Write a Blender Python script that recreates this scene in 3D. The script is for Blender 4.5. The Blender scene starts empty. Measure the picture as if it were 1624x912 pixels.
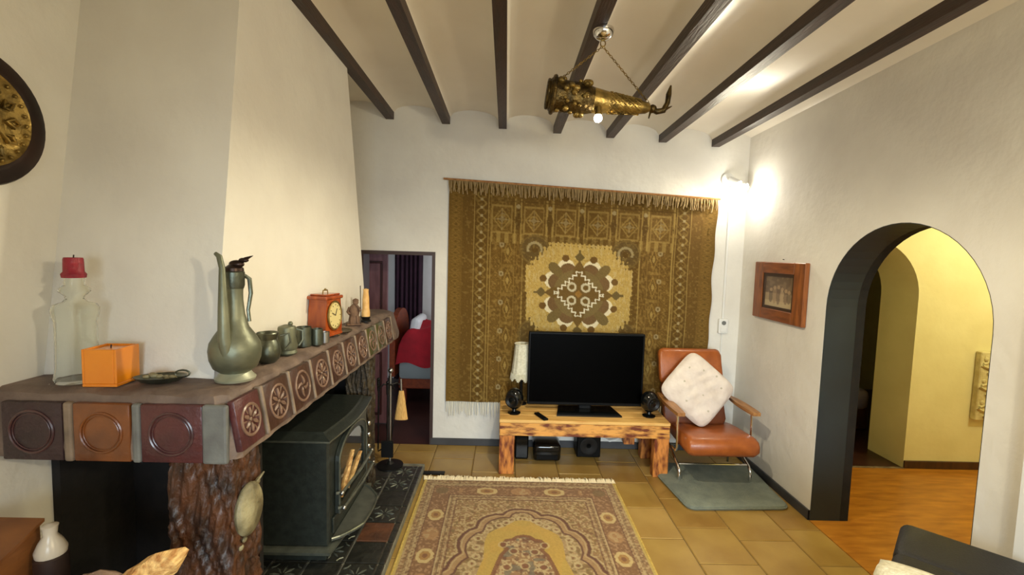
import bpy, bmesh, math, random
import numpy as np
from mathutils import Vector, Matrix
random.seed(7); rng = np.random.default_rng(7)
S = bpy.context.scene
C = S.collection
PI = math.pi

# ------------------------------------------------------------------ camera
def set_camera():
    yaw, pitch, roll = (math.radians(a) for a in (0.81, -4.2, 1.6))
    fwd = Vector((math.sin(yaw)*math.cos(pitch), math.cos(yaw)*math.cos(pitch), math.sin(pitch)))
    right = Vector((math.cos(yaw), -math.sin(yaw), 0)); up = right.cross(fwd)
    r2 = right*math.cos(roll)+up*math.sin(roll); u2 = -right*math.sin(roll)+up*math.cos(roll)
    cd = bpy.data.cameras.new('camera'); co = bpy.data.objects.new('camera', cd); C.objects.link(co)
    cd.sensor_width = 36; cd.lens = 720/1624*36; cd.clip_start = .05
    m = Matrix((r2, u2, -fwd)).transposed().to_4x4(); m.translation = Vector((0, 0, 1.7)); co.matrix_world = m
    S.camera = co
set_camera()

# ------------------------------------------------------------------ world, large lights, exposure
W = bpy.data.worlds.new('world'); S.world = W; W.use_nodes = True
W.node_tree.nodes['Background'].inputs[0].default_value = (.62, .72, .9, 1)
W.node_tree.nodes['Background'].inputs[1].default_value = 1.0
S.view_settings.view_transform = 'Standard'; S.view_settings.look = 'None'
S.view_settings.gamma = 1; S.view_settings.use_curve_mapping = False
S.view_settings.exposure = 0.19
def light(name, kind, loc, energy, col, size=.05, rot=None, size_y=None, spot=None, blend=.5):
    l = bpy.data.lights.new(name, kind); o = bpy.data.objects.new(name, l); C.objects.link(o)
    o.location = loc; l.energy = energy; l.color = col
    if kind == 'AREA':
        l.shape = 'RECTANGLE'; l.size = size; l.size_y = size_y or size
    else: l.shadow_soft_size = size
    if kind == 'SPOT': l.spot_size = spot; l.spot_blend = blend
    if rot: o.rotation_euler = rot
    return o
# daylight through the window behind the camera (faces +Y, into the room)
wl = light('window_daylight', 'AREA', (.55, -2.13, 1.45), 42, (.76, .90, 1.0), 2.0, (math.radians(71), 0, math.radians(-4)), 1.2)
wl.data.spread = math.radians(80)
# added warm light in place of an unseen lamp behind the camera
light('rear_fill_light', 'POINT', (1.3, -.2, 2.0), 66, (1.0, .87, .60), .06)
# daylight of the bedroom window, warm lamp of the hall
light('bedroom_daylight', 'AREA', (-.12, 5.1, 1.4), 6, (.85, .9, 1.0), .9, (0, math.radians(90), 0), 1.0)
light('hall_light', 'POINT', (4.0, 2.55, 2.15), 48, (1.0, .92, .54), .10)

# ------------------------------------------------------------------ helpers
def lin(c):
    return tuple(((x/255)/12.92 if x/255 <= .04045 else ((x/255+.055)/1.055)**2.4) for x in c)
MATS = {}
def mat(name, c1, c2=None, rough=.6, metal=0., scale=8., detail=4., bump=0., bscale=None, stretch=(1, 1, 1), ramp=(.35, .65), emit=0., trans=0., coat=0., wave=None, spec=None, sheen=0.):
    m = bpy.data.materials.new(name); m.use_nodes = True; n = m.node_tree.nodes; l = m.node_tree.links
    b = n['Principled BSDF']; MATS[name] = m
    a = (*lin(c1), 1); b.inputs['Base Color'].default_value = a
    b.inputs['Roughness'].default_value = rough; b.inputs['Metallic'].default_value = metal
    if spec is not None: b.inputs['Specular IOR Level'].default_value = spec
    if coat: b.inputs['Coat Weight'].default_value = coat; b.inputs['Coat Roughness'].default_value = .15
    if sheen: b.inputs['Sheen Weight'].default_value = sheen
    if trans: b.inputs['Transmission Weight'].default_value = trans
    if emit: b.inputs['Emission Color'].default_value = a; b.inputs['Emission Strength'].default_value = emit
    if c2 is not None or bump:
        tc = n.new('ShaderNodeTexCoord'); mp = n.new('ShaderNodeMapping'); l.new(tc.outputs['Object'], mp.inputs[0]); mp.inputs['Scale'].default_value = stretch
        nz = n.new('ShaderNodeTexNoise'); nz.inputs['Scale'].default_value = scale; nz.inputs['Detail'].default_value = detail; l.new(mp.outputs[0], nz.inputs[0])
        src = nz.outputs[0]
        if wave:
            wv = n.new('ShaderNodeTexWave'); wv.inputs['Scale'].default_value = wave[0]; wv.inputs['Distortion'].default_value = wave[1]; wv.inputs['Detail'].default_value = 3; wv.bands_direction = wave[2]
            l.new(mp.outputs[0], wv.inputs[0]); src = wv.outputs[1]
        if c2 is not None:
            r = n.new('ShaderNodeValToRGB'); r.color_ramp.elements[0].color = a; r.color_ramp.elements[1].color = (*lin(c2), 1)
            r.color_ramp.elements[0].position = ramp[0]; r.color_ramp.elements[1].position = ramp[1]
            l.new(src, r.inputs[0]); l.new(r.outputs[0], b.inputs['Base Color'])
        if bump:
            bz = n.new('ShaderNodeTexNoise'); bz.inputs['Scale'].default_value = bscale or scale; bz.inputs['Detail'].default_value = 5; l.new(mp.outputs[0], bz.inputs[0])
            bp = n.new('ShaderNodeBump'); bp.inputs['Strength'].default_value = bump; bp.inputs['Distance'].default_value = .02
            l.new(bz.outputs[0], bp.inputs['Height']); l.new(bp.outputs[0], b.inputs['Normal'])
    return m
def mat_attr(name, rough=.9, bump=.3, bscale=400, sheen=.2):
    m = bpy.data.materials.new(name); m.use_nodes = True; n = m.node_tree.nodes; l = m.node_tree.links; b = n['Principled BSDF']
    at = n.new('ShaderNodeAttribute'); at.attribute_name = 'weave'; l.new(at.outputs['Color'], b.inputs['Base Color'])
    b.inputs['Roughness'].default_value = rough; b.inputs['Specular IOR Level'].default_value = .15; b.inputs['Sheen Weight'].default_value = sheen
    if bump:
        tc = n.new('ShaderNodeTexCoord'); nz = n.new('ShaderNodeTexNoise'); nz.inputs['Scale'].default_value = bscale; l.new(tc.outputs['Object'], nz.inputs[0])
        bp = n.new('ShaderNodeBump'); bp.inputs['Strength'].default_value = bump; bp.inputs['Distance'].default_value = .004; l.new(nz.outputs[0], bp.inputs['Height']); l.new(bp.outputs[0], b.inputs['Normal'])
    MATS[name] = m; return m

class G:
    """collects geometry; world coordinates minus off"""
    def __init__(s, off=(0, 0, 0)):
        s.v = []; s.f = []; s.mi = []; s.off = Vector(off)
    def add(s, vs, fs, m=0):
        k = len(s.v); s.v += [tuple(Vector(p)-s.off) for p in vs]; s.f += [[i+k for i in f] for f in fs]; s.mi += [m]*len(fs); return s
    def hexa(s, p, m=0):   # 8 points: bottom 0-3 ccw, top 4-7
        return s.add(p, [(3, 2, 1, 0), (4, 5, 6, 7), (0, 1, 5, 4), (1, 2, 6, 5), (2, 3, 7, 6), (3, 0, 4, 7)], m)
    def box(s, lo, hi, m=0, bev=0., M=None, seg=1):
        bm = bmesh.new(); bmesh.ops.create_cube(bm, size=1)
        lo = Vector(lo); hi = Vector(hi); c = (lo+hi)/2; d = hi-lo
        for v in bm.verts: v.co = Vector((v.co.x*d.x, v.co.y*d.y, v.co.z*d.z))+c
        if bev: bmesh.ops.bevel(bm, geom=list(bm.edges), offset=min(bev, .49*min(abs(x) for x in d)), segments=seg, affect='EDGES', profile=.5)
        return s.bm(bm, m, M)
    def bm(s, bm, m=0, M=None):
        bm.verts.index_update()
        s.add([(M @ v.co if M else v.co.copy()) for v in bm.verts], [[v.index for v in f.verts] for f in bm.faces], m); bm.free(); return s
    def prism(s, poly, a, b, axis='z', m=0):  # poly 2D; extruded along axis from a to b
        def P(p, h):
            return {'z': (p[0], p[1], h), 'x': (h, p[0], p[1]), 'y': (p[0], h, p[1])}[axis]
        n = len(poly); vs = [P(p, a) for p in poly]+[P(p, b) for p in poly]
        fs = [list(range(n))[::-1], list(range(n, 2*n))]+[(i, (i+1) % n, n+(i+1) % n, n+i) for i in range(n)]
        return s.add(vs, fs, m)
    def lathe(s, prof, c=(0, 0, 0), n=24, m=0, M=None, sx=1, sy=1, cap=True):
        k = len(prof); vs = []; fs = []
        for r, z in prof:
            for j in range(n):
                a = 2*PI*j/n; p = Vector((r*math.cos(a)*sx, r*math.sin(a)*sy, z))
                vs.append((M @ p if M else p)+Vector(c))
        for i in range(k-1):
            for j in range(n):
                j2 = (j+1) % n; fs.append((i*n+j, i*n+j2, (i+1)*n+j2, (i+1)*n+j))
        if cap:
            if prof[0][0] > 1e-6: fs.append(list(range(n))[::-1])
            if prof[-1][0] > 1e-6: fs.append([(k-1)*n+j for j in range(n)])
        return s.add(vs, fs, m)
    def tube(s, pts, r, n=8, m=0, closed=False, cap=True, flat=1.):
        pts = [Vector(p) for p in pts]; K = len(pts); rr = r if isinstance(r, (list, tuple)) else [r]*K
        vs = []; up = None
        for i, p in enumerate(pts):
            if closed: t = pts[(i+1) % K]-pts[i-1]
            else: t = pts[min(i+1, K-1)]-pts[max(i-1, 0)]
            t = t.normalized() if t.length > 1e-9 else Vector((0, 0, 1))
            if up is None:
                up = Vector((0, 0, 1)) if abs(t.z) < .9 else Vector((1, 0, 0))
            x = up.cross(t)
            if x.length < 1e-4: x = Vector((1, 0, 0)).cross(t)
            x.normalize(); y = t.cross(x).normalized(); up = y
            for j in range(n):
                a = 2*PI*j/n; vs.append(p+(x*math.cos(a)+y*math.sin(a)*flat)*rr[i])
        fs = []
        for i in range(K if closed else K-1):
            i2 = (i+1) % K
            for j in range(n):
                j2 = (j+1) % n; fs.append((i*n+j, i*n+j2, i2*n+j2, i2*n+j))
        if cap and not closed: fs += [list(range(n))[::-1], [(K-1)*n+j for j in range(n)]]
        return s.add(vs, fs, m)
    def ball(s, c, r, m=0, sc=(1, 1, 1), u=16, v=10, M=None):
        pr = [(math.sin(PI*i/v)*r, -math.cos(PI*i/v)*r*sc[2]) for i in range(v+1)]
        pr[0] = (1e-5, pr[0][1]); pr[-1] = (1e-5, pr[-1][1])
        return s.lathe(pr, c, u, m, M, sc[0], sc[1])
    def grid(s, nu, nv, fn, m=0):
        vs = [fn(i/nu, j/nv) for j in range(nv+1) for i in range(nu+1)]
        fs = [(j*(nu+1)+i, j*(nu+1)+i+1, (j+1)*(nu+1)+i+1, (j+1)*(nu+1)+i) for j in range(nv) for i in range(nu)]
        return s.add(vs, fs, m)
    def mesh(s, name, mats, smooth=False, fixn=True):
        me = bpy.data.meshes.new(name); me.from_pydata(s.v, [], s.f)
        for x in (mats if isinstance(mats, (list, tuple)) else [mats]): me.materials.append(MATS[x] if isinstance(x, str) else x)
        me.polygons.foreach_set('material_index', s.mi)
        if fixn:
            b = bmesh.new(); b.from_mesh(me); bmesh.ops.recalc_face_normals(b, faces=b.faces); b.to_mesh(me); b.free()
        if smooth:
            me.polygons.foreach_set('use_smooth', [True]*len(me.polygons))
            if smooth != 'all': me.set_sharp_from_angle(angle=math.radians(38))
        me.update(); return me
    def obj(s, name, mats, parent=None, smooth=False, loc=None, rotz=0):
        o = bpy.data.objects.new(name, s.mesh(name, mats, smooth)); C.objects.link(o)
        if parent is not None: o.parent = parent
        o.location = loc if loc is not None else ((0, 0, 0) if parent is not None else tuple(s.off))
        if rotz: o.rotation_euler = (0, 0, rotz)
        return o
def put(name, me, parent, loc, rot=(0, 0, 0)):
    o = bpy.data.objects.new(name, me); C.objects.link(o); o.parent = parent; o.location = loc; o.rotation_euler = rot; return o
def thing(name, label, cat, loc=(0, 0, 0), rotz=0, group=None):
    o = bpy.data.objects.new(name, None); C.objects.link(o); o.location = loc; o.rotation_euler = (0, 0, rotz); o.empty_display_size = .05
    return tag(o, label, cat, group)
def tag(o, label, cat, group=None):
    o['label'] = label; o['category'] = cat
    if group: o['group'] = group
    return o
def struct(o, label=None):
    o['kind'] = 'structure'
    if label: o['label'] = label
    return o
def stuff(o): o['kind'] = 'stuff'; return o
def arc(cx, cy, r, a0, a1, n, ry=None):
    return [(cx+r*math.cos(a0+(a1-a0)*i/n), cy+(ry or r)*math.sin(a0+(a1-a0)*i/n)) for i in range(n+1)]
def Rot(axis, deg): return Matrix.Rotation(math.radians(deg), 4, axis)
def T(x, y, z): return Matrix.Translation((x, y, z))

# ------------------------------------------------------------------ materials
mat('plaster', (226, 223, 214), (218, 214, 205), .75, scale=3, bump=.25, bscale=14)
mat('ceiling_paint', (240, 234, 220), (232, 225, 210), .38, scale=2, bump=.12, bscale=5)
mat('hall_paint', (228, 220, 178), (220, 211, 166), .7, scale=3, bump=.15, bscale=12)
mat('beam_wood', (58, 36, 27), (40, 25, 20), .45, scale=6, stretch=(6, .6, 6), bump=.2, bscale=20)
mat('teal_paint', (34, 42, 45), (28, 35, 38), .6, scale=5)
mat('baseboard_paint', (66, 66, 68), (54, 54, 57), .5, scale=5)
mat('tile_clay', (166, 136, 72), (148, 116, 56), .33, scale=3.5, detail=6, bump=.06, bscale=9)
mat('tile_clay_b', (158, 126, 64), (140, 106, 50), .33, scale=4.5, detail=6, bump=.06, bscale=9)
mat('tile_clay_c', (172, 142, 82), (154, 122, 64), .34, scale=3, detail=6, bump=.06, bscale=9)
mat('grout', (122, 96, 52), (106, 84, 44), .8, scale=20)
mat('parquet', (190, 128, 46), (150, 92, 28), .28, scale=5, detail=5, stretch=(1, 5, 1), ramp=(.3, .7))
mat('dark_floor', (62, 34, 28), (48, 26, 22), .35, scale=4)
mat('mantel_cement', (122, 104, 92), (92, 76, 68), .6, scale=9, detail=6, bump=.35, bscale=26)
mat('tile_brown', (72, 44, 36), (52, 32, 28), .36, scale=12, bump=.2, bscale=30, coat=.3)
mat('tile_plum', (56, 34, 38), (42, 26, 30), .4, scale=9, bump=.35, bscale=30, coat=.12)  # darkened to put the shade of the mantel front into the colour
mat('tile_amber', (128, 72, 30), (92, 50, 24), .35, scale=7, bump=.25, bscale=24, coat=.3)
mat('tile_red', (86, 38, 38), (64, 30, 34), .42, scale=7, bump=.35, bscale=24, coat=.15)
mat('tile_green', (78, 80, 44), (58, 62, 36), .3, scale=9, bump=.2, bscale=24, coat=.4)
mat('emboss', (128, 100, 84), (104, 80, 66), .32, scale=20, coat=.3)
mat('emboss_plum', (76, 46, 46), (62, 38, 40), .3, scale=20, coat=.3)
mat('joint', (132, 114, 96), (104, 90, 76), .6, scale=18, bump=.3)
mat('joint_grey', (112, 114, 110), (92, 92, 90), .6, scale=14, bump=.3)
mat('carved_brown', (84, 48, 25), (36, 21, 15), .5, scale=18, detail=8, bump=.9, bscale=34, stretch=(1, 1, .5), coat=.12)
mat('carved_dark', (64, 52, 32), (38, 30, 20), .6, scale=14, detail=8, bump=.8, bscale=30)
mat('stove_lip', (112, 114, 104), (96, 98, 90), .34, .4, scale=20)
mat('stone_pale', (158, 150, 116), (92, 84, 60), .55, scale=14, detail=6, bump=.6, bscale=24)
mat('matt_black', (12, 10, 10), (22, 18, 17), .9, scale=12, bump=.4)
mat('stove_iron', (52, 57, 52), (42, 46, 42), .36, .25, scale=30, bump=.08, bscale=90)
mat('stove_edge', (120, 124, 112), (100, 104, 94), .3, .6, scale=20)
mat('chrome', (225, 225, 225), None, .12, 1.)
mat('brushed', (170, 170, 168), None, .3, 1.)
mat('hearth_tile', (34, 34, 31), (48, 48, 43), .28, scale=18, bump=.2, bscale=40, coat=.3)
mat('hearth_tile_rust', (104, 66, 44), (74, 50, 38), .4, scale=9, bump=.2, bscale=40)
mat('hearth_grout', (128, 126, 112), (100, 98, 86), .7, scale=18)
mat('black_plastic', (5, 5, 5), None, .45, spec=.15)
mat('screen', (1, 1, 1), None, .35, spec=.03)
mat('black_gloss', (12, 14, 14), None, .12)
mat('pine', (216, 156, 76), (104, 44, 14), .5, scale=6, detail=7, stretch=(1.6, 4, 5), ramp=(.47, .66), bump=.12, bscale=30)
mat('pine_v', (204, 130, 58), (104, 42, 14), .5, scale=6, detail=7, stretch=(5, 5, 1.5), ramp=(.42, .64), bump=.12, bscale=30)
mat('pine_light', (222, 178, 104), (196, 138, 66), .5, scale=5, detail=7, stretch=(1.3, 6, 5), ramp=(.4, .8))
mat('cream_fabric', (226, 222, 200), (206, 200, 174), .9, scale=60, bump=.3, bscale=120)
mat('leather_tan', (164, 88, 36), (144, 74, 28), .38, scale=14, bump=.12, bscale=160, coat=.15)
mat('leather_brown', (116, 62, 34), (100, 52, 28), .42, scale=14, bump=.12, bscale=160)
mat('leather_black', (12, 10, 10), (17, 15, 14), .55, scale=20, bump=.25, bscale=130)
mat('arm_wood', (176, 128, 76), (140, 92, 48), .4, scale=6, stretch=(6, 1, 6), bump=.05)
mat('pillow_cloth', (226, 214, 202), (212, 198, 186), .9, scale=10, bump=.9, bscale=14)
mat('pillow_print', (186, 176, 156), None, .9)
mat('mat_grey', (128, 136, 124), (112, 120, 112), .95, scale=14, bump=.4, bscale=140)
mat('frame_wood', (150, 86, 38), (108, 58, 24), .4, scale=5, detail=6, stretch=(6, 6, 1.2), bump=.06)
mat('frame_wood_h', (142, 80, 36), (104, 54, 22), .4, scale=5, detail=6, stretch=(6, 1.2, 6), bump=.06)
mat('frame_dark', (58, 38, 22), None, .5)
mat('white_paint', (228, 228, 224), None, .45)
mat('bulb', (255, 246, 226), None, .3, emit=60)
mat('brass', (166, 138, 74), (92, 76, 40), .32, .75, scale=22, ramp=(.35, .7), bump=.2, bscale=60)
mat('brass_dark', (96, 78, 42), (56, 46, 28), .38, .9, scale=26, bump=.4, bscale=50)
mat('pewter', (112, 116, 102), (78, 82, 72), .36, .85, scale=9, bump=.12, bscale=30)
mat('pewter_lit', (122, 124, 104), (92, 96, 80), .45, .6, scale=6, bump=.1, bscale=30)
mat('pewter_pale', (176, 178, 158), (150, 152, 130), .45, .5, scale=9)
mat('copper_dark', (66, 50, 44), (50, 40, 36), .36, .8, scale=7, bump=.15)
mat('candle_red', (150, 28, 44), (120, 22, 38), .5, scale=30, bump=.4)
mat('wax', (224, 182, 116), (208, 160, 92), .5, scale=20, bump=.4, bscale=40)
mat('wick', (40, 30, 26), None, .9)
mat('glass', (252, 253, 248), None, .02, trans=1.); MATS['glass'].node_tree.nodes['Principled BSDF'].inputs['IOR'].default_value = 1.12
mat('glass_pane', (245, 245, 240), None, .02, trans=1.)
mat('amber', (226, 138, 22), (212, 120, 14), .25, scale=4, coat=.4)
mat('clock_wood', (172, 80, 30), (134, 54, 20), .25, scale=6, stretch=(5, 5, 1), coat=.5)
mat('dial', (206, 190, 132), None, .4)
mat('clay_fig', (122, 94, 72), (92, 68, 52), .8, scale=30, bump=.4)
mat('log_wood', (236, 196, 128), (176, 120, 62), .8, scale=10, detail=6, stretch=(6, 1, 6), bump=.6, bscale=20)
mat('log_bark', (150, 122, 98), (104, 80, 62), .9, scale=12, detail=6, bump=.8, bscale=24)
mat('box_wood', (132, 82, 40), (106, 62, 30), .5, scale=6, stretch=(1, 1, 5))
mat('ceramic', (196, 186, 170), None, .3)
mat('bench_wood', (48, 30, 24), (36, 24, 20), .5, scale=8)
mat('straw', (222, 178, 106), (196, 148, 80), .85, scale=30, stretch=(8, 8, 1), bump=.4)
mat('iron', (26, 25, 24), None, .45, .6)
mat('maroon_wood', (116, 80, 86), (96, 62, 68), .45, scale=6, stretch=(5, 5, 1))  # lightened to carry bedroom daylight reflected on the door leaf
mat('maroon_dark', (58, 22, 22), (44, 18, 18), .45, scale=6, stretch=(5, 5, 1))
mat('door_trim', (60, 42, 38), None, .5)
mat('curtain_plum', (58, 26, 42), (46, 20, 34), .85, scale=10)
mat('duvet_red', (176, 18, 34), (150, 14, 28), .85, scale=8, bump=.4, bscale=9)
mat('sheet_grey', (146, 152, 150), None, .9)
mat('bed_wood', (148, 66, 28), (120, 50, 22), .4, scale=6, stretch=(5, 1, 5))
mat('wardrobe', (74, 44, 24), (54, 30, 18), .45, scale=6, stretch=(5, 5, 1))
mat('blanket', (178, 160, 158), (150, 142, 160), .9, scale=5)
mat('plaque', (214, 204, 164), (190, 176, 132), .7, scale=16, bump=.5, bscale=30)
mat('rug_edge', (196, 168, 88), (176, 146, 66), .9, scale=60, bump=.3)
mat('fringe', (236, 222, 188), None, .95)
mat('fringe_tan', (158, 134, 92), None, .95)
mat('fringe_white', (226, 222, 208), None, .95)
mat_attr('woven'); mat_attr('print_photo', .3, 0)

# ------------------------------------------------------------------ setting
XL, XR, YB, YF = -1.6, 2.05, 3.92, -2.2
def zb(x, y): return 2.80-.052*(x+1.0)+.02*(YB-y)      # underside of the beams (old, slightly sagging ceiling)

# floor: grout bed with single tiles
g = G(); g.box((XL, YF, -.12), (XR, YB, -.004)); floor = struct(g.obj('floor', 'grout'))
P = .338
def tile_mesh(w, d, k):
    t = G(); t.box((-w/2, -d/2, -.012), (w/2, d/2, 0), bev=.004); return t.mesh('tile', ['tile_clay', 'tile_clay_b', 'tile_clay_c'][k])
cache = {}
ci = 0; x = 1.127-9*P
while x < XR:
    y = (2.749 if ci % 2 else 2.631)-9*P; x0, x1 = max(x, XL), min(x+P, XR)
    if x1-x0 > .02:
        while y < YB:
            y0, y1 = max(y, -.4), min(y+P, YB)
            if y1-y0 > .02:
                k = random.choice((0, 0, 0, 1, 2)); key = (round(x1-x0-.006, 3), round(y1-y0-.006, 3), k)
                if key not in cache: cache[key] = tile_mesh(*key)
                put('tile', cache[key], floor, ((x0+x1)/2, (y0+y1)/2, 0))
            y += P
    x += P; ci += 1

# walls
g = G(); g.box((XL-.2, YF-.2, 0), (XL, YB+.15, 3.3)); struct(g.obj('wall_left', 'plaster'))
dz = 1.68
g = G(); g.prism([(XL, 0), (-1.23, 0), (-1.23, dz), (-.63, dz), (-.63, 0), (XR+.2, 0), (XR+.2, 3.3), (XL, 3.3)], YB, YB+.15, 'y'); struct(g.obj('wall_back', 'plaster'))
ac, ar, asp = 2.36, .50, 1.42
arch = arc(ac, asp, ar, 0, PI, 28)
g = G(); g.prism([(YF, 0), (ac-ar, 0)]+arch[::1][0:0]+[(ac-ar, asp)]+arch[::-1][1:-1]+[(ac+ar, asp), (ac+ar, 0), (YB, 0), (YB, 3.3), (YF, 3.3)], XR, XR+.2, 'x'); struct(g.obj('wall_right', 'plaster'))
# wall behind the camera with its window opening
g = G()
for lo, hi in (((XL, YF-.2, 0), (-.5, YF, 3.3)), ((1.6, YF-.2, 0), (XR, YF, 3.3)), ((-.5, YF-.2, 0), (1.6, YF, .8)), ((-.5, YF-.2, 2.1), (1.6, YF, 3.3))): g.box(lo, hi)
struct(g.obj('wall_front', 'plaster'))
w = struct(thing('window_1', 'x', 'x', (.55, YF-.1, .8))); del w['label'], w['category']
g = G(w.location)
for lo, hi in (((-.5, YF-.14, .8), (1.6, YF-.06, .86)), ((-.5, YF-.14, 2.04), (1.6, YF-.06, 2.1)), ((-.5, YF-.14, .86), (-.44, YF-.06, 2.04)), ((1.54, YF-.14, .86), (1.6, YF-.06, 2.04)), ((.52, YF-.14, .86), (.58, YF-.06, 2.04))): g.box(lo, hi)
g.obj('window_frame', 'white_paint', w)
for a, b in ((-.44, .52), (.58, 1.54)):
    g = G(w.location); g.box((a, YF-.11, .86), (b, YF-.1, 2.04)); g.obj('pane', 'glass_pane', w)
# dark reveal lining of the arch
t_ = .004
inner = [(ac-ar+t_, 0)]+[(ac-ar+t_, asp)]+arc(ac, asp, ar-t_, PI, 0, 28)[1:-1]+[(ac+ar-t_, asp), (ac+ar-t_, 0)]
outer = [(ac-ar, 0), (ac-ar, asp)]+arc(ac, asp, ar, PI, 0, 28)[1:-1]+[(ac+ar, asp), (ac+ar, 0)]
g = G(); vs = []; n = len(inner)
for X in (XR+.001, XR+.200):
    vs += [(X, *p) for p in inner]+[(X, *p) for p in outer]
fs = []
for i in range(n-1):
    fs += [(i, i+1, n+i+1, n+i), (2*n+i, 2*n+i+1, 3*n+i+1, 3*n+i), (i, i+1, 2*n+i+1, 2*n+i), (n+i, n+i+1, 3*n+i+1, 3*n+i)]
fs += [(0, n, 3*n, 2*n), (n-1, 2*n-1, 4*n-1, 3*n-1)]
g.add(vs, fs); struct(g.obj('trim_1', 'teal_paint'))
g = G(); g.add([((XR+.201 if i < 2*n else XR+.255), p[1], p[2]) for i, p in enumerate(vs)], fs); struct(g.obj('trim_4', 'matt_black'))  # plain black band behind the teal lining
# baseboards
g = G(); g.box((-.63, YB-.014, 0), (XR-.014, YB, .062), bev=.003); struct(g.obj('baseboard_back', 'baseboard_paint'))
g = G(); g.box((XR-.014, ac+ar, 0), (XR, YB, .068), bev=.003); g.box((XR-.014, ac+ar-.0, 0), (XR+.2, ac+ar-.0+.001, .068)); struct(g.obj('baseboard_right', 'baseboard_paint'))
# white door casing at the right edge of view
g = G(); g.box((XR-.03, 1.58, 0), (XR, 1.684, 2.05), bev=.006); struct(g.obj('trim_2', 'white_paint'))

# ceiling: slab, beams, shallow plaster vaults between the beams
g = G(); g.box((XL-.2, YF-.2, 3.2), (XR+.2, YB+.15, 3.3)); ceil = struct(g.obj('ceiling', 'ceiling_paint'))
bx = [-1.008, -.537, -.06, .40, .85, 1.298, 1.752]; BW, BH = .066, .105
allb = [bx[0]-.47]+bx+[bx[-1]+.45]
for x in [bx[0]-.47]+bx:
    g = G(); a, b = YF, YB-.002
    g.hexa([(x-BW/2, a, zb(x, a)), (x+BW/2, a, zb(x, a)), (x+BW/2, b, zb(x, b)), (x-BW/2, b, zb(x, b)),
            (x-BW/2, a, zb(x, a)+BH), (x+BW/2, a, zb(x, a)+BH), (x+BW/2, b, zb(x, b)+BH), (x-BW/2, b, zb(x, b)+BH)])
    g.obj('beam', 'beam_wood', ceil)
edges = [XL-BW]+[bx[0]-.47]+bx+[XR+BW]
for x0, x1 in zip(edges[:-1], edges[1:]):
    if x1-x0 < .12: continue
    g = G(); xa, xb_ = x0+BW/2-.004, x1-BW/2+.004
    def vault(u, v):
        x = xa+(xb_-xa)*u; y = YF+(YB-YF)*v; h = .055+.075*math.sqrt(max(0, 1-(2*u-1)**2))
        za = zb(x0, y)*(1-u)+zb(x1, y)*u
        return (x, y, za+h)
    g.grid(14, 6, vault); g.obj('ceiling_vault', 'ceiling_paint', ceil, smooth='all')

# ------------------------------------------------------------------ hall beyond the arch
g = G(); g.box((XR, .6, -.12), (5.2, 3.66, 0)); struct(g.obj('floor_hall', 'parquet'))
g = G(); g.box((XR+.2, 3.66, -.12), (5.2, 6.2, -.002)); struct(g.obj('floor_far_room', 'dark_floor'))
hc, hr, hs = 2.905, .475, 1.44
ha = arc(hc, hs, hr, PI, 0, 24)
g = G(); g.prism([(XR+.2, 0), (hc-hr, 0), (hc-hr, hs)]+ha[1:-1]+[(hc+hr, hs), (hc+hr, 0), (5.2, 0), (5.2, 3.0), (XR+.2, 3.0)], 3.657, 4.03, 'y'); struct(g.obj('wall_hall_back', 'hall_paint'))
g = G(); g.box((5.0, .6, 0), (5.2, 3.657, 3.0)); struct(g.obj('wall_hall_right', 'hall_paint'))
g = G(); g.box((XR+.2, .6, 0), (5.0, .8, 3.0)); struct(g.obj('wall_hall_front', 'hall_paint'))
g = G(); g.box((XR+.2, .6, 2.6), (5.2, 6.2, 2.7)); struct(g.obj('ceiling_hall', 'hall_paint'))
g = G(); g.box((XR+.2, 6.0, 0), (5.2, 6.2, 2.6)); struct(g.obj('wall_far_room', 'hall_paint'))
g = G(); g.box((XR, 4.03, 0), (XR+.2, 6.2, 2.7)); struct(g.obj('wall_far_room_left', 'hall_paint'))
g = G(); g.box((5.1, 4.03, 0), (5.2, 6.0, 2.6)); struct(g.obj('wall_far_room_right', 'hall_paint'))
g = G(); g.box((hc+hr, 3.643, 0), (5.0, 3.657, .066), bev=.003); struct(g.obj('baseboard_hall', 'wardrobe'))
g = G(); g.box((hc-hr, 3.64, 0), (hc+hr, 3.665, .004)); struct(g.obj('trim_3', 'joint'))
# dark wardrobe and bed end seen through the hall arch
t = thing('wardrobe', 'dark brown wooden wardrobe seen through the inner hall arch', 'wardrobe', (3.85, 5.3, 0))
g = G(); g.box((-.45, 0, 0), (.36, .5, 1.78), bev=.01); g.obj('body', 'wardrobe', t)
for a in (-.43, -.04):
    g = G(); g.box((a, -.02, .08), (a+.37, 0, 1.7), bev=.008); d = g.obj('door', 'wardrobe', t)
    g = G(); g.box((a+.06, -.026, .16), (a+.31, -.02, 1.62), bev=.004); g.obj('panel', 'wardrobe', d)
t = thing('bed', 'low bed with pale pinkish blanket beyond the inner hall arch', 'bed', (3.3, 4.75, 0))
g = G(); g.box((-.4, -.25, 0), (.45, .4, .22), bev=.01); g.obj('bed_frame', 'wardrobe', t)
g = G(); g.box((-.41, -.27, .2), (.46, .4, .42), bev=.07, seg=3); g.obj('blanket', 'blanket', t, smooth=True)
# plaster relief plaque on the yellow hall wall
t = thing('relief_plaque', 'tall cream plaster relief plaque on the yellow hall wall', 'plaque', (3.99, 3.657, .44))
g = G(); g.box((-.09, -.05, 0), (.11, 0, .57), bev=.006); g.obj('panel', 'plaque', t)
g = G(); random.seed(3)
for k in range(3):
    z = .1+.18*k
    g.tube([(-.03+.05*math.sin(i*.9), -.054, z-.07+.014*i) for i in range(11)], .011, 6)
    g.ball((.05, -.052, z), .025, sc=(1, .5, 1)); g.ball((-.05, -.052, z+.05), .018, sc=(1, .5, 1))
g.obj('carving', 'plaque', t, smooth=True)

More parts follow.
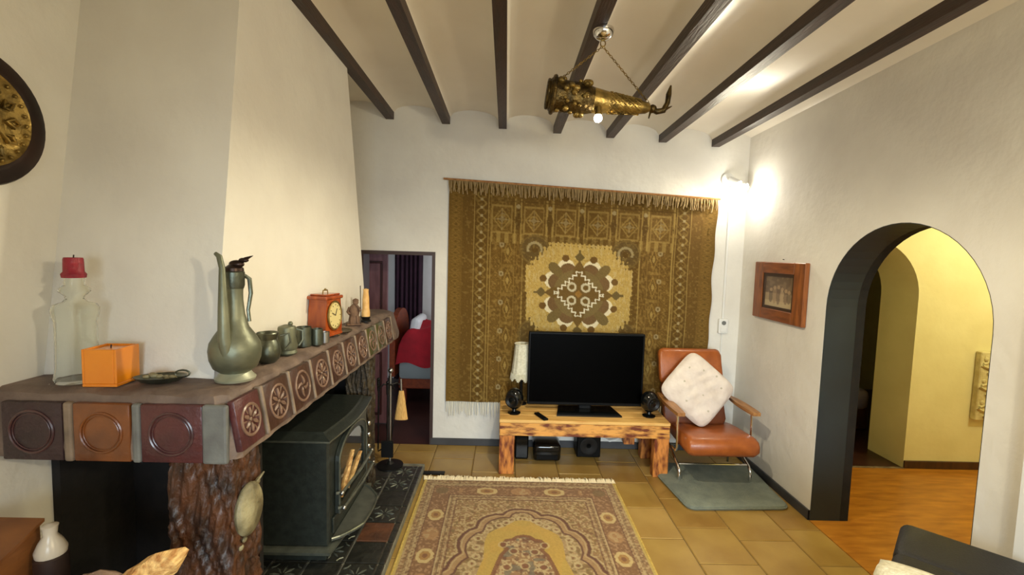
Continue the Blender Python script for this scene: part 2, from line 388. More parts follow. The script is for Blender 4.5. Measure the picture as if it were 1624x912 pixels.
# ------------------------------------------------------------------ bedroom beyond the doorway
g = G(); g.box((-2.6, YB, -.12), (.3, 6.2, -.003)); struct(g.obj('floor_bedroom', 'dark_floor'))
g = G(); g.box((-2.6, 6.0, 0), (.3, 6.2, 2.6)); struct(g.obj('wall_bedroom_back', 'plaster'))
g = G(); g.box((-2.7, YB+.15, 0), (-2.5, 6.2, 2.6)); struct(g.obj('wall_bedroom_left', 'plaster'))
g = G(); g.box((.1, YB+.15, 0), (.3, 6.2, 2.6)); struct(g.obj('wall_bedroom_right', 'plaster'))
g = G(); g.box((-2.7, YB+.15, 2.5), (.3, 6.2, 2.6)); struct(g.obj('ceiling_bedroom', 'plaster'))
d1 = bpy.data.objects.new('door_1', None); C.objects.link(d1); d1.location = (-.93, YB, 0); struct(d1, 'maroon panelled door standing open in a dark framed doorway')
g = G(d1.location); g.prism([(-1.25, 0), (-1.25, dz+.02), (-.61, dz+.02), (-.61, 0), (-.637, 0), (-.637, dz-.012), (-1.223, dz-.012), (-1.223, 0)], YB-.012, YB+.16, 'y'); g.obj('door_frame', 'door_trim', d1)
g = G(d1.location); g.box((-1.62, 4.36, .01), (-1.135, 4.40, 1.672), bev=.004); lf = g.obj('door_leaf', 'maroon_wood', d1)
for z0, z1 in ((.12, .7), (.84, 1.58)):
    g = G(d1.location); g.box((-1.54, 4.348, z0), (-1.20, 4.362, z1), bev=.008); g.obj('door_panel', 'maroon_wood', lf)
    g = G(d1.location)
    for lo, hi in (((-1.56, z0-.02), (-1.18, z0)), ((-1.56, z1), (-1.18, z1+.02)), ((-1.56, z0), (-1.54, z1)), ((-1.2, z0), (-1.18, z1))): g.box((lo[0], 4.344, lo[1]), (hi[0], 4.362, hi[1]), bev=.004)
    g.obj('panel_moulding', 'maroon_dark', lf)
# curtain, bed
g = G((-1.26, 5.9, 0))
g.grid(60, 8, lambda u, v: (-1.44+.36*u, 5.9+.03*math.sin(u*40)+.01*math.sin(v*5+u*9), .02+2.2*v))
c = g.obj('curtain', 'curtain_plum', smooth='all'); m = c.modifiers.new('thick', 'SOLIDIFY'); m.thickness = .006
tag(c, 'dark plum curtain hanging on the bedroom wall', 'curtain')
t = thing('bed', 'wooden bed with crumpled red duvet seen through the doorway', 'bed', (-.75, 5.35, 0))
g = G(); g.box((-.42, -.33, .16), (.75, .5, .3), bev=.01)
for sx in (-.4, .68): g.box((sx, -.32, 0), (sx+.06, -.26, .18))
g.obj('bed_frame', 'bed_wood', t)
g = G(); g.box((-.42, -.36, .27), (.75, .5, .47), bev=.04, seg=2); g.obj('mattress', 'sheet_grey', t, smooth=True)
def duv(u, v):
    x = -.45+1.2*u; y = -.38+.85*v; e = min(u, 1-u, v*1.0, 1-v)
    h = .44+.42*min(1, (e*7))**.5*(.55+.45*math.sin(2.2*u+1.2))+.03*math.sin(u*17+v*9)+.02*math.sin(v*21)
    return (x, y, h)
g = G(); g.grid(40, 30, duv); g.obj('duvet', 'duvet_red', t, smooth='all')
g = G(); hp = [(-.36, .3)]+arc(-.0, .75, .36, PI, 0, 16, .28)+[(.36, .3)]
g = G(); g.prism([(y, z) for y, z in hp], -.52, -.46, 'x'); g.obj('headboard', 'bed_wood', t)
g = G(); g.box((-.44, -.25, .48), (-.33, .25, .9), bev=.05, seg=3, M=Rot('Y', 8)); g.obj('pillow', 'white_paint', t, smooth=True)

# ------------------------------------------------------------------ fireplace
fp = thing('fireplace', 'corner fireplace with tapered plaster hood and tiled mantel shelf', 'fireplace', (-1.2, 2.4, 0))
o = fp.location
# hood: front/back faces lean in, side face upright
zt = 3.0
def hoodY(z): k = (z-1.235)/(2.616-1.235); return 1.575+.2*k, 3.30-.33*k
y0, y1 = hoodY(1.225); y2, y3 = hoodY(zt)
g = G(o); g.hexa([(XL, y0, 1.225), (-1.013, y0, 1.225), (-1.013, y1, 1.225), (XL, y1, 1.225), (XL, y2, zt), (-1.02, y2, zt), (-1.02, y3, zt), (XL, y3, zt)]); g.obj('chimney_hood', 'plaster', fp)
# mantel shelf: L-shaped cement slab with slightly battered sides
def slab(z, ins): return [(XL, 1.395+ins), (-.862-ins, 1.395+ins), (-.862-ins, 3.60), (XL, 3.60)]
def rough_slab():
    g = G(o); zs = [1.022, 1.06, 1.2, 1.222, 1.236]; ins = [0, 0, .012, .02, .045]; N = 90; ring = []
    for z, i in zip(zs, ins):
        X1 = (-.835 if z < 1.1 else -.86)-i; a = Vector((XL, 1.40+i, z)); b = Vector((X1-.03, 1.40+i, z)); b2 = Vector((X1, 1.43+i, z)); c = Vector((X1, 3.575-i, z)); c2 = Vector((X1-.05, 3.61-i, z)); d = Vector((XL, 3.61-i, z))
        pts = []
        for p, q, nn in ((a, b, 22), (b, b2, 3), (b2, c, 50), (c, c2, 3), (c2, d, 12)):
            pts += [p.lerp(q, k/nn) for k in range(nn)]
        pts.append(d); ring.append([p+Vector((.004*math.sin(j*1.7+z*40), .004*math.sin(j*2.3+z*30), .003*math.sin(j*.9) if z > 1.1 else 0)) for j, p in enumerate(pts)])
    n = len(ring[0]); vs = [p for r in ring for p in r]; fs = []
    for k in range(len(ring)-1):
        for j in range(n-1): fs.append((k*n+j, k*n+j+1, (k+1)*n+j+1, (k+1)*n+j))
        fs.append((k*n+n-1, k*n, (k+1)*n, (k+1)*n+n-1))
    fs += [list(range(n))[::-1], [(len(ring)-1)*n+j for j in range(n)]]
    return g.add(vs, fs).obj('mantel_shelf', 'mantel_cement', fp, smooth=True)
ms = rough_slab()
def mantel_tile(w, h, kind, mats):
    """tile in local x (width) / z (height), face at y=0 looking -y"""
    g = G(); g.box((-w/2, -.012, -h/2), (w/2, .012, h/2), bev=.006, seg=2)
    y = -.013; R = .34*min(w, h)*1.06
    if kind == 'ring':
        g.tube([(R*1.0*math.cos(a), y, R*math.sin(a)) for a in [i*PI/16 for i in range(32)]], .004, 6, 1, closed=True)
        g.tube([(R*.86*math.cos(a), y, R*.86*math.sin(a)) for a in [i*PI/16 for i in range(32)]], .002, 6, 1, closed=True)
    else:
        g.tube([(R*math.cos(a), y, R*math.sin(a)) for a in [i*PI/16 for i in range(32)]], .0055, 6, 1, closed=True)
        if kind == 'rose':
            for k in range(6):
                a = k*PI/3+.5; g.tube([(r*math.cos(a), y, r*math.sin(a)) for r in (.010, R*.45, R*.8)], [.003, .0085, .004], 6, 1)
                a += PI/6; g.tube([(r*math.cos(a), y, r*math.sin(a)) for r in (R*.5, R*.9)], [.002, .004], 6, 1)
            g.ball((0, y, 0), .008, 1, (1, .5, 1), 10, 6)
        else:
            for k in range(4):
                a = k*PI/2+.4; g.tube([(R*.75*s_*math.cos(a+s_*1.2), y, R*.75*s_*math.sin(a+s_*1.2)) for s_ in (.15, .4, .7, 1.)], [.003, .008, .006, .003], 6, 1)
    return g.mesh('tile', mats, smooth=True)
# side tiles
ydiv = [1.57+.1975*k for k in range(10)]
med = {'b': mantel_tile(.178, .168, 'rose', ['tile_brown', 'emboss']), 'g': mantel_tile(.178, .168, 'vine', ['tile_brown', 'emboss']), 'p': mantel_tile(.14, .168, 'rose', ['tile_red', 'emboss']), 'v': mantel_tile(.178, .168, 'vine', ['tile_green', 'emboss'])}
tilt = -math.atan2(.026, .155)
def side_rot(): return (Rot('Z', 90) @ Rot('X', 0)).to_euler()
RS = (Matrix.Rotation(tilt, 4, 'Y') @ Matrix.Rotation(PI/2, 4, 'Z')).to_euler()
order = ['b', 'g', 'b', 'b', 'b', 'b', 'v', 'v', 'b', 'b']
put('tile', med['p'], ms, Vector((-.846, 1.482, 1.128))-o, RS)
for k in range(9):
    yc = ydiv[k]+.0985
    put('tile', med[order[k]], ms, Vector((-.846, yc, 1.128))-o, RS)
for k in range(10):
    g = G(); g.box((-.008, -.017, -.088), (.008, .012, .088), bev=.006, seg=2); put('joint', g.mesh('joint', 'joint'), ms, Vector((-.846, ydiv[k], 1.128))-o, RS)
# front tiles
fm = [mantel_tile(.188, .186, 'ring', ['tile_plum', 'emboss_plum']), mantel_tile(.176, .186, 'ring', ['tile_amber', 'tile_amber']), mantel_tile(.192, .186, 'ring', ['tile_red', 'emboss_plum'])]
for me, xc in zip(fm, (-1.462, -1.248, -1.032)): put('tile', me, ms, Vector((xc, 1.406, 1.108))-o)
g = G(); g.box((-.2/2, -.012, -.165/2), (.04, .012, .165/2), bev=.006)
for xc, mm, w in ((-1.352, 'joint', .028), (-1.142, 'joint_grey', .026), (-.899, 'joint_grey', .078)):
    g = G(); g.box((-w/2, -.010, -.095), (w/2, .012, .095), bev=.008, seg=2); put('joint', g.mesh('joint', mm), ms, Vector((xc, 1.402, 1.108))-o)
# near pillar of carved brown stone, with the pale oval stone
def pillar(x0, x1, y0, y1, z1, nz, pm='carved_brown'):
    g = G(o); n = 36; rings = []
    for k in range(nz+1):
        z = z1*k/nz; r = []
        for j in range(n*4):
            s_, q = divmod(j, n); q /= n
            p = [(x0+(x1-x0)*q, y0), (x1, y0+(y1-y0)*q), (x1-(x1-x0)*q, y1), (x0, y1-(y1-y0)*q)][s_]
            wp = 1.3*math.sin(z*9+s_*2)+.8*math.sin(z*23+q*5+s_); w_ = .010*(abs(math.sin(q*7+wp+z*3))**.7-.5)+.005*math.sin(q*31+z*17+2*wp)+.004*math.sin(z*83-q*37+wp*3)
            dx, dy = [(0, -1), (1, 0), (0, 1), (-1, 0)][s_]
            r.append((p[0]+dx*w_, p[1]+dy*w_, z))
        rings += r
    N = n*4; fs = [(k*N+j, k*N+(j+1) % N, (k+1)*N+(j+1) % N, (k+1)*N+j) for k in range(nz) for j in range(N)]
    fs += [list(range(N))[::-1], [nz*N+j for j in range(N)]]
    g.add(rings, fs); return g.obj('pillar', pm, fp, smooth='all')
p1 = pillar(-1.06, -.865, 1.415, 1.585, 1.03, 90)
g = G(o); g.ball((-.850, 1.492, .815), .09, 0, (.32, .80, 1.0), 20, 14); g.obj('oval_stone', 'stone_pale', p1, smooth=True)
for yy, zz in ((1.455, .70), (1.475, .716), (1.56, .875)):
    g = G(o); g.ball((-.857, yy, zz), .012, 0, (.6, 1, .8), 8, 6); g.obj('pebble', 'stone_pale', p1, smooth=True)
g = G(o); g.tube([(-.86, 1.515, .865), (-.852, 1.55, .885), (-.848, 1.585, .898)], [.010, .007, .003], 6); g.obj('thorn', 'stone_pale', p1)
pillar(-1.04, -.895, 2.97, 3.12, 1.03, 60, 'carved_dark')
# sooty fire chamber
g = G(o); g.box((XL+.001, 1.585, .05), (XL+.03, 3.3, 1.05)); g.box((XL+.03, 3.17, .05), (-1.0, 3.2, 1.05)); g.box((XL+.03, 1.9, .05), (-1.05, 1.95, 1.05)); g.obj('fire_chamber', 'matt_black', fp)
# hearth slab with dark tiles
g = G(o); g.box((XL, 1.40, 0), (-.592, 3.44, .052), bev=.006); h = g.obj('hearth', 'hearth_grout', fp)
def hearth_tile(w, d, mm, star):
    g = G(); g.box((-w/2, -d/2, -.01), (w/2, d/2, .008), bev=.004)
    if star:
        for k in range(8):
            a = k*PI/4; g.tube([(r*math.cos(a), r*math.sin(a), .008) for r in (.012, .04, .062)], [.002, .007, .002], 5, 1)
        for sx in (-1, 1):
            for sy in (-1, 1): g.tube([(sx*(w/2-.012), sy*(d/2-.04), .008), (sx*(w/2-.03), sy*(d/2-.03), .008), (sx*(w/2-.04), sy*(d/2-.012), .008)], .004, 5, 1)
    return g.mesh('tile', [mm, 'stove_edge'])
hd = hearth_tile(.176, .176, 'hearth_tile', True); hr_ = hearth_tile(.176, .176, 'hearth_tile_rust', False); hp_ = hearth_tile(.176, .176, 'hearth_tile', False)
hb = hearth_tile(.034, .176, 'hearth_tile', False)
for i in range(5):
    for j in range(12):
        xc, yc = -.72-.1835*i, 1.27+.1835*j
        if 1.5 < yc+.06 and yc > 1.45 and yc < 3.38: put('tile', hr_ if (i == 0 and j in (7,)) else (hd if (i+j) % 3 else hp_), h, Vector((xc, yc, .052))-o)
for j in range(12):
    if 1.45 < 1.27+.1835*j < 3.38: put('tile', hb, h, Vector((-.612, 1.27+.1835*j, .052))-o)

# ------------------------------------------------------------------ wood stove
st = thing('wood_stove', 'black cast iron wood stove with glazed arched door under the mantel', 'stove', (-1.08, 2.59, .06))
o = st.location; SX = -.885
g = G(o); g.box((-1.30, 2.27, .15), (SX, 2.91, .72), bev=.01); g.obj('body', 'stove_iron', st)
def plate(name, pr, mm):
    g = G(o); N = 20; rings = []
    for z, e in pr:
        pts = [(-1.33-e, 2.25-e), (SX+e, 2.25-e)]+[(SX+e+.03*math.sin(PI*k/N), 2.25-e+(.68+2*e)*k/N) for k in range(1, N)]+[(SX+e, 2.93+e), (-1.33-e, 2.93+e)]
        rings.append([(x, y, z) for x, y in pts])
    n = len(rings[0]); vs = [p for r in rings for p in r]
    fs = [(k*n+j, k*n+(j+1) % n, (k+1)*n+(j+1) % n, (k+1)*n+j) for k in range(len(rings)-1) for j in range(n)]
    fs += [list(range(n))[::-1], [(len(rings)-1)*n+j for j in range(n)]]
    return g.add(vs, fs).obj(name, mm, st)
plate('top_plate', [(.715, -.01), (.722, .018), (.735, .022), (.740, .012), (.755, -.02), (.762, -.03)], 'stove_iron')
plate('top_rim', [(.7215, .019), (.7265, .0225), (.7315, .0225), (.7345, .021)], 'stove_edge')
plate('base_plate', [(.125, .0), (.132, .022), (.146, .022), (.152, .0)], 'stove_edge')
g = G(o); g.box((-1.28, 2.29, .06), (SX-.02, 2.89, .13), bev=.006); g.obj('plinth', 'stove_iron', st)
# door: arched frame with glass in front of a flat brown back
dc, dw = 2.585, .235
def archpoly(w_, z0, zs, zr, n=14): return [(dc-w_, z0), (dc+w_, z0)]+arc(dc, zs, w_, 0, PI, n, zr)
ou = archpoly(dw, .29, .575, .115); inn = archpoly(dw-.038, .325, .565, .090)
g = G(o); n = len(ou); vs = [(SX+.004, *p) for p in ou]+[(SX+.004, *p) for p in inn]+[(SX+.026, *p) for p in ou]+[(SX+.022, *p) for p in inn]; fs = []
for i in range(n):
    j = (i+1) % n; fs += [(i, j, n+j, n+i), (2*n+i, 2*n+j, 3*n+j, 3*n+i), (i, j, 2*n+j, 2*n+i), (n+i, n+j, 3*n+j, 3*n+i)]
dr = g.add(vs, fs).obj('door', 'stove_iron', st)
g = G(o); g.tube([(SX+.027, *p) for p in ou], .005, 6, closed=True); g.obj('door_rim', 'stove_edge', dr)
g = G(o); g.prism(inn, SX+.010, SX+.014, 'x'); g.obj('door_glass', 'glass_pane', dr)
g = G(o); g.prism(archpoly(dw-.03, .315, .565, .095), SX+.0005, SX+.002, 'x'); g.obj('fire_back', 'bench_wood', st)
for k in range(4):
    g = G(o); g.lathe([(.008, 0), (.011, .006), (.011, .022), (.008, .028)], (SX+.035, dc+dw+.02, .36+.075*k), 10); g.obj('hinge', 'chrome', dr, smooth=True)
for z, x_ in ((.415, .05), (.335, .06)):
    g = G(o); g.tube([(SX+x_-.03, 2.32, z), (SX+x_, 2.335, z), (SX+x_+.012, 2.6, z), (SX+x_, 2.845, z), (SX+x_-.03, 2.86, z)], .0085, 8); g.obj('rail', 'stove_edge', st, smooth=True)
    for yy in (2.325, 2.855):
        g = G(o); g.ball((SX+x_, yy, z), .013, 0, (1, 1, 1), 10, 6); g.obj('rail_knob', 'brushed', st, smooth=True)
# bowed ash lip
N = 24; g = G(o); lip = [(SX+.003, 2.30)]+[(SX+.10*min(1, 4.0*min(k/N, 1-k/N))**.6+.035*math.sin(PI*k/N), 2.30+.56*k/N) for k in range(1, N)]+[(SX+.003, 2.86)]
g.prism(lip, .165, .178, 'z'); al = g.obj('ash_lip', 'stove_lip', st)
g = G(o); g.tube([(x, y, .179) for x, y in lip], .007, 6); g.obj('lip_rim', 'stove_edge', al)
g = G(o); g.box((SX, 2.31, .2), (SX+.012, 2.85, .285), bev=.004); g.obj('ash_door', 'stove_iron', st)
# flat log shapes stand in for tile reflections in the stove glass
for k, (ya, za, yb_, zb_) in enumerate(((2.42, .34, 2.72, .50), (2.47, .345, 2.76, .43))):
    g = G((SX+.006, ya, za))
    g.tube([(SX+.0055, ya+(yb_-ya)*q, za+(zb_-za)*q) for q in (0, .5, 1)], [.024, .027, .022], 7, flat=.12)
    lg = g.obj('firewood_log', 'log_wood'); lg.parent = None
    bpy.data.objects.remove(lg)
g = G(o)
for ya, za, yb_, zb_ in ((2.40, .35, 2.60, .53), (2.50, .35, 2.74, .46)):
    g2 = G(o); g2.tube([(SX+.0055, ya+(yb_-ya)*q, za+(zb_-za)*q) for q in (0, .5, 1)], [.024, .027, .022], 7, flat=.1); g2.obj('log', 'log_wood', st, smooth=True)  # flat log-coloured pieces imitating reflections in the glass

# ------------------------------------------------------------------ fire tools
t = thing('fire_tool_stand', 'black iron fire tool stand with hanging tools at the hearth end', 'fire tools', (-.85, 3.38, .06))
o = t.location
g = G(o); g.lathe([(.10, .06), (.10, .068), (.03, .08), (.012, .10)], (-.85, 3.38, 0), 24); g.obj('base', 'iron', t, smooth=True)
g = G(o); g.tube([(-.85, 3.38, .09), (-.85, 3.38, .78)], .009, 8); g.ball((-.85, 3.38, .8), .02); g.obj('pole', 'brushed', t, smooth=True)
g = G(o)
for a in range(4): g.tube([(-.85, 3.38, .69), (-.85+.05*math.cos(a*PI/2+.5), 3.38+.05*math.sin(a*PI/2+.5), .70), (-.85+.08*math.cos(a*PI/2+.5), 3.38+.08*math.sin(a*PI/2+.5), .675), (-.85+.09*math.cos(a*PI/2+.5), 3.38+.09*math.sin(a*PI/2+.5), .695)], .006, 6)
g.obj('hook_arms', 'iron', t)
b = thing('hearth_brush', 'straw bristle hearth brush hanging on the fire tool stand', 'brush', (-.765, 3.37, .43)); ob = b.location
g = G(ob); g.tube([(-.77, 3.37, .74), (-.765, 3.37, .64)], .009, 8); g.obj('handle', 'brushed', b, smooth=True)
g = G(ob); g.lathe([(.018, .65), (.026, .60), (.046, .46), (.05, .43)], (-.765, 3.37, 0), 16, sy=.5); g.obj('bristles', 'straw', b, smooth=True)
for nm, lab, dx, dy in (('fire_poker', 'black iron poker hanging on the fire tool stand', -.09, .0), ('fire_tongs', 'black iron tongs hanging on the fire tool stand', -.02, .07), ('ash_shovel', 'black iron ash shovel hanging on the fire tool stand', .0, -.08)):
    x, y = -.85+dx, 3.38+dy; b = thing(nm, lab, 'fire tool', (x, y, .16)); ob = b.location
    g = G(ob); g.tube([(x, y, .66), (x, y, .2)], .006, 6); g.obj('shaft', 'iron', b)
    g = G(ob); g.tube([(x, y, .64), (x, y, .72)], [.01, .013], 8); g.ball((x, y, .73), .014, u=10, v=6); g.obj('handle', 'iron', b, smooth=True)
    g = G(ob)
    if nm == 'ash_shovel': g.box((x-.045, y-.008, .16), (x+.045, y+.004, .29), bev=.004)
    elif nm == 'fire_tongs':
        for s_ in (-1, 1): g.tube([(x, y, .5), (x+s_*.025, y, .35), (x+s_*.006, y, .17)], .005, 6)
    else: g.tube([(x, y, .2), (x, y, .17), (x+.03, y, .19)], .006, 6)
    g.obj('head', 'iron', b)

# ------------------------------------------------------------------ things on the mantel
ZM = 1.238
# glass bottle with red candle stub
t = thing('glass_bottle', 'clear ribbed glass bottle used as candle holder on mantel', 'bottle', (-1.419, 1.508, ZM))
pr = [(r*.93, z) for r, z in [(.060, 0), (.066, .012), (.060, .05), (.058, .12), (.058, .2), (.066, .232), (.066, .245), (.058, .257), (.035, .265), (.026, .275), (.028, .285), (.044, .30), (.043, .308), (.030, .32), (.028, .345), (.029, .352)]]
g = G(); g.lathe(pr+[(r-.004, z) for r, z in pr[::-1][:-1]]+[(.05, .012)], n=28); g.obj('bottle', 'glass', t, smooth=True)
b = thing('candle_stub', 'short melted red candle stuck in the bottle neck', 'candle', (-1.419, 1.508, ZM+.345))
g = G(); g.lathe([(.031, 0), (.033, .012), (.027, .02), (.026, .06), (.024, .066), (.012, .064)], n=14); g.obj('wax', 'candle_red', b, smooth=True)
g = G(); g.tube([(0, 0, .06), (.002, 0, .075)], .002, 5); g.obj('wick', 'wick', b)
# amber cube candle holder
t = thing('candle_cube', 'orange amber square candle holder on the mantel corner', 'candle', (-1.296, 1.495, ZM), math.radians(4))
g = G(); s_ = .052; H_ = .122
for lo, hi in (((-s_, -s_, 0), (s_, s_, .01)), ((-s_, -s_, .01), (-s_+.008, s_, H_)), ((s_-.008, -s_, .01), (s_, s_, H_)), ((-s_+.008, -s_, .01), (s_-.008, -s_+.008, H_)), ((-s_+.008, s_-.008, .01), (s_-.008, s_, H_))): g.box(lo, hi, bev=.002)
g.obj('shell', 'amber', t)
g = G(); g.box((-s_+.008, -s_+.008, .01), (s_-.008, s_-.008, .117)); g.obj('wax_fill', 'amber', t)
g = G(); g.tube([(0, 0, .117), (0, .002, .128)], .002, 5); g.obj('wick', 'wick', t)
# leaf dish
t = thing('metal_dish', 'small dark metal leaf dish with looped handle on mantel', 'dish', (-1.145, 1.505, ZM), math.radians(12))
g = G(); pr = [(.03, 0), (.058, .008), (.075, .022), (.077, .024), (.072, .022), (.05, .012), (.002, .008)]
g.lathe(pr, n=24, sx=1, sy=.62); g.obj('bowl', 'pewter', t, smooth=True)
g = G(); g.tube([(.065+.022*math.cos(a), 0, .030+.012*math.sin(a)) for a in [i*PI/6 for i in range(12)]], .003, 6, closed=True); g.obj('handle', 'pewter', t, smooth=True)
g = G()
for k in range(7): g.ball((-.04+.013*k, .01*math.sin(k*2), .022+.006*math.sin(k)), .012, 0, (1, .8, .6), 8, 6)
g.obj('pebbles', 'stone_pale', t, smooth=True)
# tall ewer
t = thing('pewter_ewer', 'tall pewter ewer with long spout and bird lid on mantel corner', 'jug', (-.934, 1.57, ZM)); 
g = G(); g.lathe([(.062, 0), (.064, .008), (.054, .018), (.046, .03)], n=28); g.obj('foot', 'pewter_pale', t, smooth=True)
g = G(); g.lathe([(.044, .026), (.068, .045), (.079, .075), (.082, .105), (.078, .13), (.064, .155), (.044, .185), (.032, .23), (.027, .28), (.027, .31), (.030, .33), (.031, .372), (.025, .378)], n=28); g.obj('body', 'pewter_lit', t, smooth=True)
g = G(); g.lathe([(.029, .318), (.0325, .33), (.033, .374), (.028, .38)], n=24); g.obj('collar', 'pewter', t, smooth=True)
g = G(); g.tube([(.010, -.064, .10), (.008, -.074, .16), (.006, -.072, .25), (.0, -.064, .33), (-.004, -.058, .39), (-.014, -.056, .428), (-.027, -.056, .438)], [.018, .019, .016, .012, .0095, .009, .006], 12); g.obj('spout', 'pewter_lit', t, smooth=True)
g = G(); g.tube([(.022, .018, .365), (.036, .03, .35), (.038, .034, .30), (.03, .03, .24), (.034, .03, .20)], [.006, .0075, .007, .006, .006], 8); g.obj('handle', 'pewter', t, smooth=True)
g = G(); g.lathe([(.031, .378), (.030, .388), (.015, .40), (.005, .405)], n=20); g.ball((.010, 0, .402), .02, 0, (1.3, .8, .7), 14, 8); g.ball((.034, 0, .416), .012, 0, (1.5, .7, .7), 10, 6); g.tube([(.04, 0, .42), (.066, 0, .432)], [.007, .001], 6); g.obj('lid', 'copper_dark', t, smooth=True)
# small pewter pieces
def small(name, lab, cat, x, y, pr, mm, handle=None, spout=None, extra=None):
    t = thing(name, lab, cat, (x, y, ZM)); g = G(); g.lathe(pr, n=22); g.obj('body', mm, t, smooth=True)
    if handle: g = G(); g.tube(handle, .0045, 7); g.obj('handle', mm, t, smooth=True)
    if spout: g = G(); g.tube(spout, [.009, .006, .003], 7); g.obj('spout', mm, t, smooth=True)
    if extra: g = G(); g.ball(*extra); g.obj('lid_knob', mm, t, smooth=True)
small('pewter_creamer', 'small round dark pewter creamer just behind the ewer', 'jug', -.95, 1.815, [(r*1.08, z*1.25) for r, z in [(.026, 0), (.04, .012), (.046, .035), (.04, .06), (.032, .075), (.038, .095), (.036, .098), (.03, .09), (.004, .085)]], 'pewter', [(.037, .025, .105), (.065, .042, .112), (.07, .048, .075), (.052, .035, .045)], [(-.036, -.016, .105), (-.047, -.02, .122), (-.058, -.025, .138)])
small('pewter_tankard', 'lidded pewter tankard between creamer and beaker on mantel', 'tankard', -.945, 1.965, [(.036, 0), (.042, .008), (.038, .02), (.044, .035), (.036, .075), (.037, .115), (.034, .122), (.012, .13)], 'pewter_lit', [(.03, .02, .11), (.055, .03, .1), (.055, .03, .06), (.04, .025, .035)], None, ((.012, .008, .134), .01))
small('pewter_beaker', 'straight dark pewter beaker to the right of the tankard', 'cup', -.945, 2.13, [(.03, 0), (.034, .004), (.034, .094), (.031, .094), (.028, .03), (.004, .03)], 'pewter')
small('pewter_beaker', 'slim plain metal beaker touching the straight dark one', 'cup', -.90, 2.17, [(.022, 0), (.026, .004), (.027, .08), (.024, .08), (.022, .03), (.004, .03)], 'pewter')
small('pewter_shot_cup', 'small shiny metal cup in front of the clock', 'cup', -.885, 2.225, [(.018, 0), (.021, .003), (.023, .055), (.020, .055), (.017, .02), (.003, .02)], 'brushed')
# mantel clock
t = thing('mantel_clock', 'small wooden mantel clock with oval brass dial', 'clock', (-.945, 2.385, ZM), math.radians(78)); t.scale = (1.12, 1.12, 1.12)
g = G(); g.prism([(-.062, .02), (.062, .02), (.066, .06), (.062, .13), (.056, .165), (.056, .182), (-.056, .182), (-.056, .165), (-.062, .13), (-.066, .06)], -.045, .045, 'y'); g.obj('case', 'clock_wood', t)
g = G(); g.box((-.068, -.052, .18), (.068, .052, .196), bev=.004); g.box((-.056, -.044, .196), (.056, .044, .205), bev=.004); g.obj('cornice', 'clock_wood', t)
g = G(); g.box((-.066, -.05, .008), (.066, .05, .022), bev=.004); g.obj('plinth', 'clock_wood', t)
for sx in (-1, 1):
    for sy in (-1, 1):
        g = G(); g.ball((sx*.052, sy*.038, .006), .008, u=8, v=6); g.obj('foot', 'brass', t, smooth=True)
g = G(); g.lathe([(.05, 0), (.05, .004), (.046, .006)], (0, -.046, .104), 30, M=Rot('X', 90), sy=1.28); g.obj('dial', 'dial', t)
g = G(); g.tube([(.051*math.cos(a), -.05, .104+.065*math.sin(a)) for a in [i*PI/18 for i in range(36)]], .005, 7, closed=True); g.obj('bezel', 'brass', t, smooth=True)
g = G(); g.tube([(0, -.054, .104), (.012, -.054, .135)], .0015, 5); g.tube([(0, -.055, .104), (-.026, -.055, .118)], .0015, 5); g.obj('hands', 'wick', t)
g = G()
for k in range(12):
    a = k*PI/6; g.tube([(.036*math.cos(a), -.0535, .104+.047*math.sin(a)), (.042*math.cos(a), -.0535, .104+.054*math.sin(a))], .0013, 4)
g.obj('hour_marks', 'wick', t)
g = G(); g.tube([(-.02, 0, .205), (-.016, 0, .22), (.016, 0, .22), (.02, 0, .205)], .003, 6); g.ball((0, 0, .223), .006, u=8, v=6); g.obj('carry_handle', 'brass', t, smooth=True)
# tray, figurine, candle
t = thing('metal_tray', 'flat small metal tray lying right of the mantel clock', 'tray', (-.905, 2.55, ZM), math.radians(20))
g = G(); g.lathe([(.05, 0), (.062, .006), (.064, .009), (.05, .004), (.002, .003)], n=24, sx=.7, sy=1.2); g.obj('dish', 'brass_dark', t, smooth=True)
t = thing('monk_figurine', 'brown clay figurine of a bent man with staff', 'figurine', (-.925, 2.78, ZM), math.radians(25))
g = G(); g.box((-.045, -.03, 0), (.045, .03, .012), bev=.004); g.obj('base', 'clay_fig', t)
g = G(); g.lathe([(.030, .01), (.034, .03), (.028, .06), (.034, .085), (.030, .11), (.016, .125), (.01, .13)], n=16, sy=.75); g.ball((.008, -.004, .142), .018, sc=(1, 1, 1.1), u=12, v=8); g.tube([(.01, -.01, .125), (.026, -.022, .105), (.034, -.028, .09)], .008, 7); g.tube([(-.028, 0, .11), (-.04, -.01, .085), (-.028, -.02, .07)], .008, 7); g.tube([(-.018, -.02, .06), (-.02, -.022, .012)], .009, 7); g.tube([(.016, -.02, .06), (.018, -.022, .012)], .009, 7); g.obj('man', 'clay_fig', t, smooth=True)
g = G(); g.tube([(.036, -.03, .012), (.032, -.026, .245)], .0025, 6); g.obj('staff', 'wick', t)
g = G(); g.lathe([(.001, .155), (.02, .152), (.014, .160), (.001, .166)], (.008, -.004, 0), 12); g.obj('hood', 'clay_fig', t, smooth=True)
t = thing('wax_candle', 'pale wax candle in dark holder at the mantel end', 'candle', (-.90, 2.93, ZM))
g = G(); g.lathe([(.034, 0), (.034, .008), (.024, .016), (.03, .03), (.026, .034)], n=16); g.obj('holder', 'iron', t, smooth=True)
g = G(); g.lathe([(.026, .03), (.027, .06), (.022, .09), (.021, .15), (.016, .195), (.018, .21), (.004, .215)], n=14); g.obj('wax', 'wax', t, smooth=True)

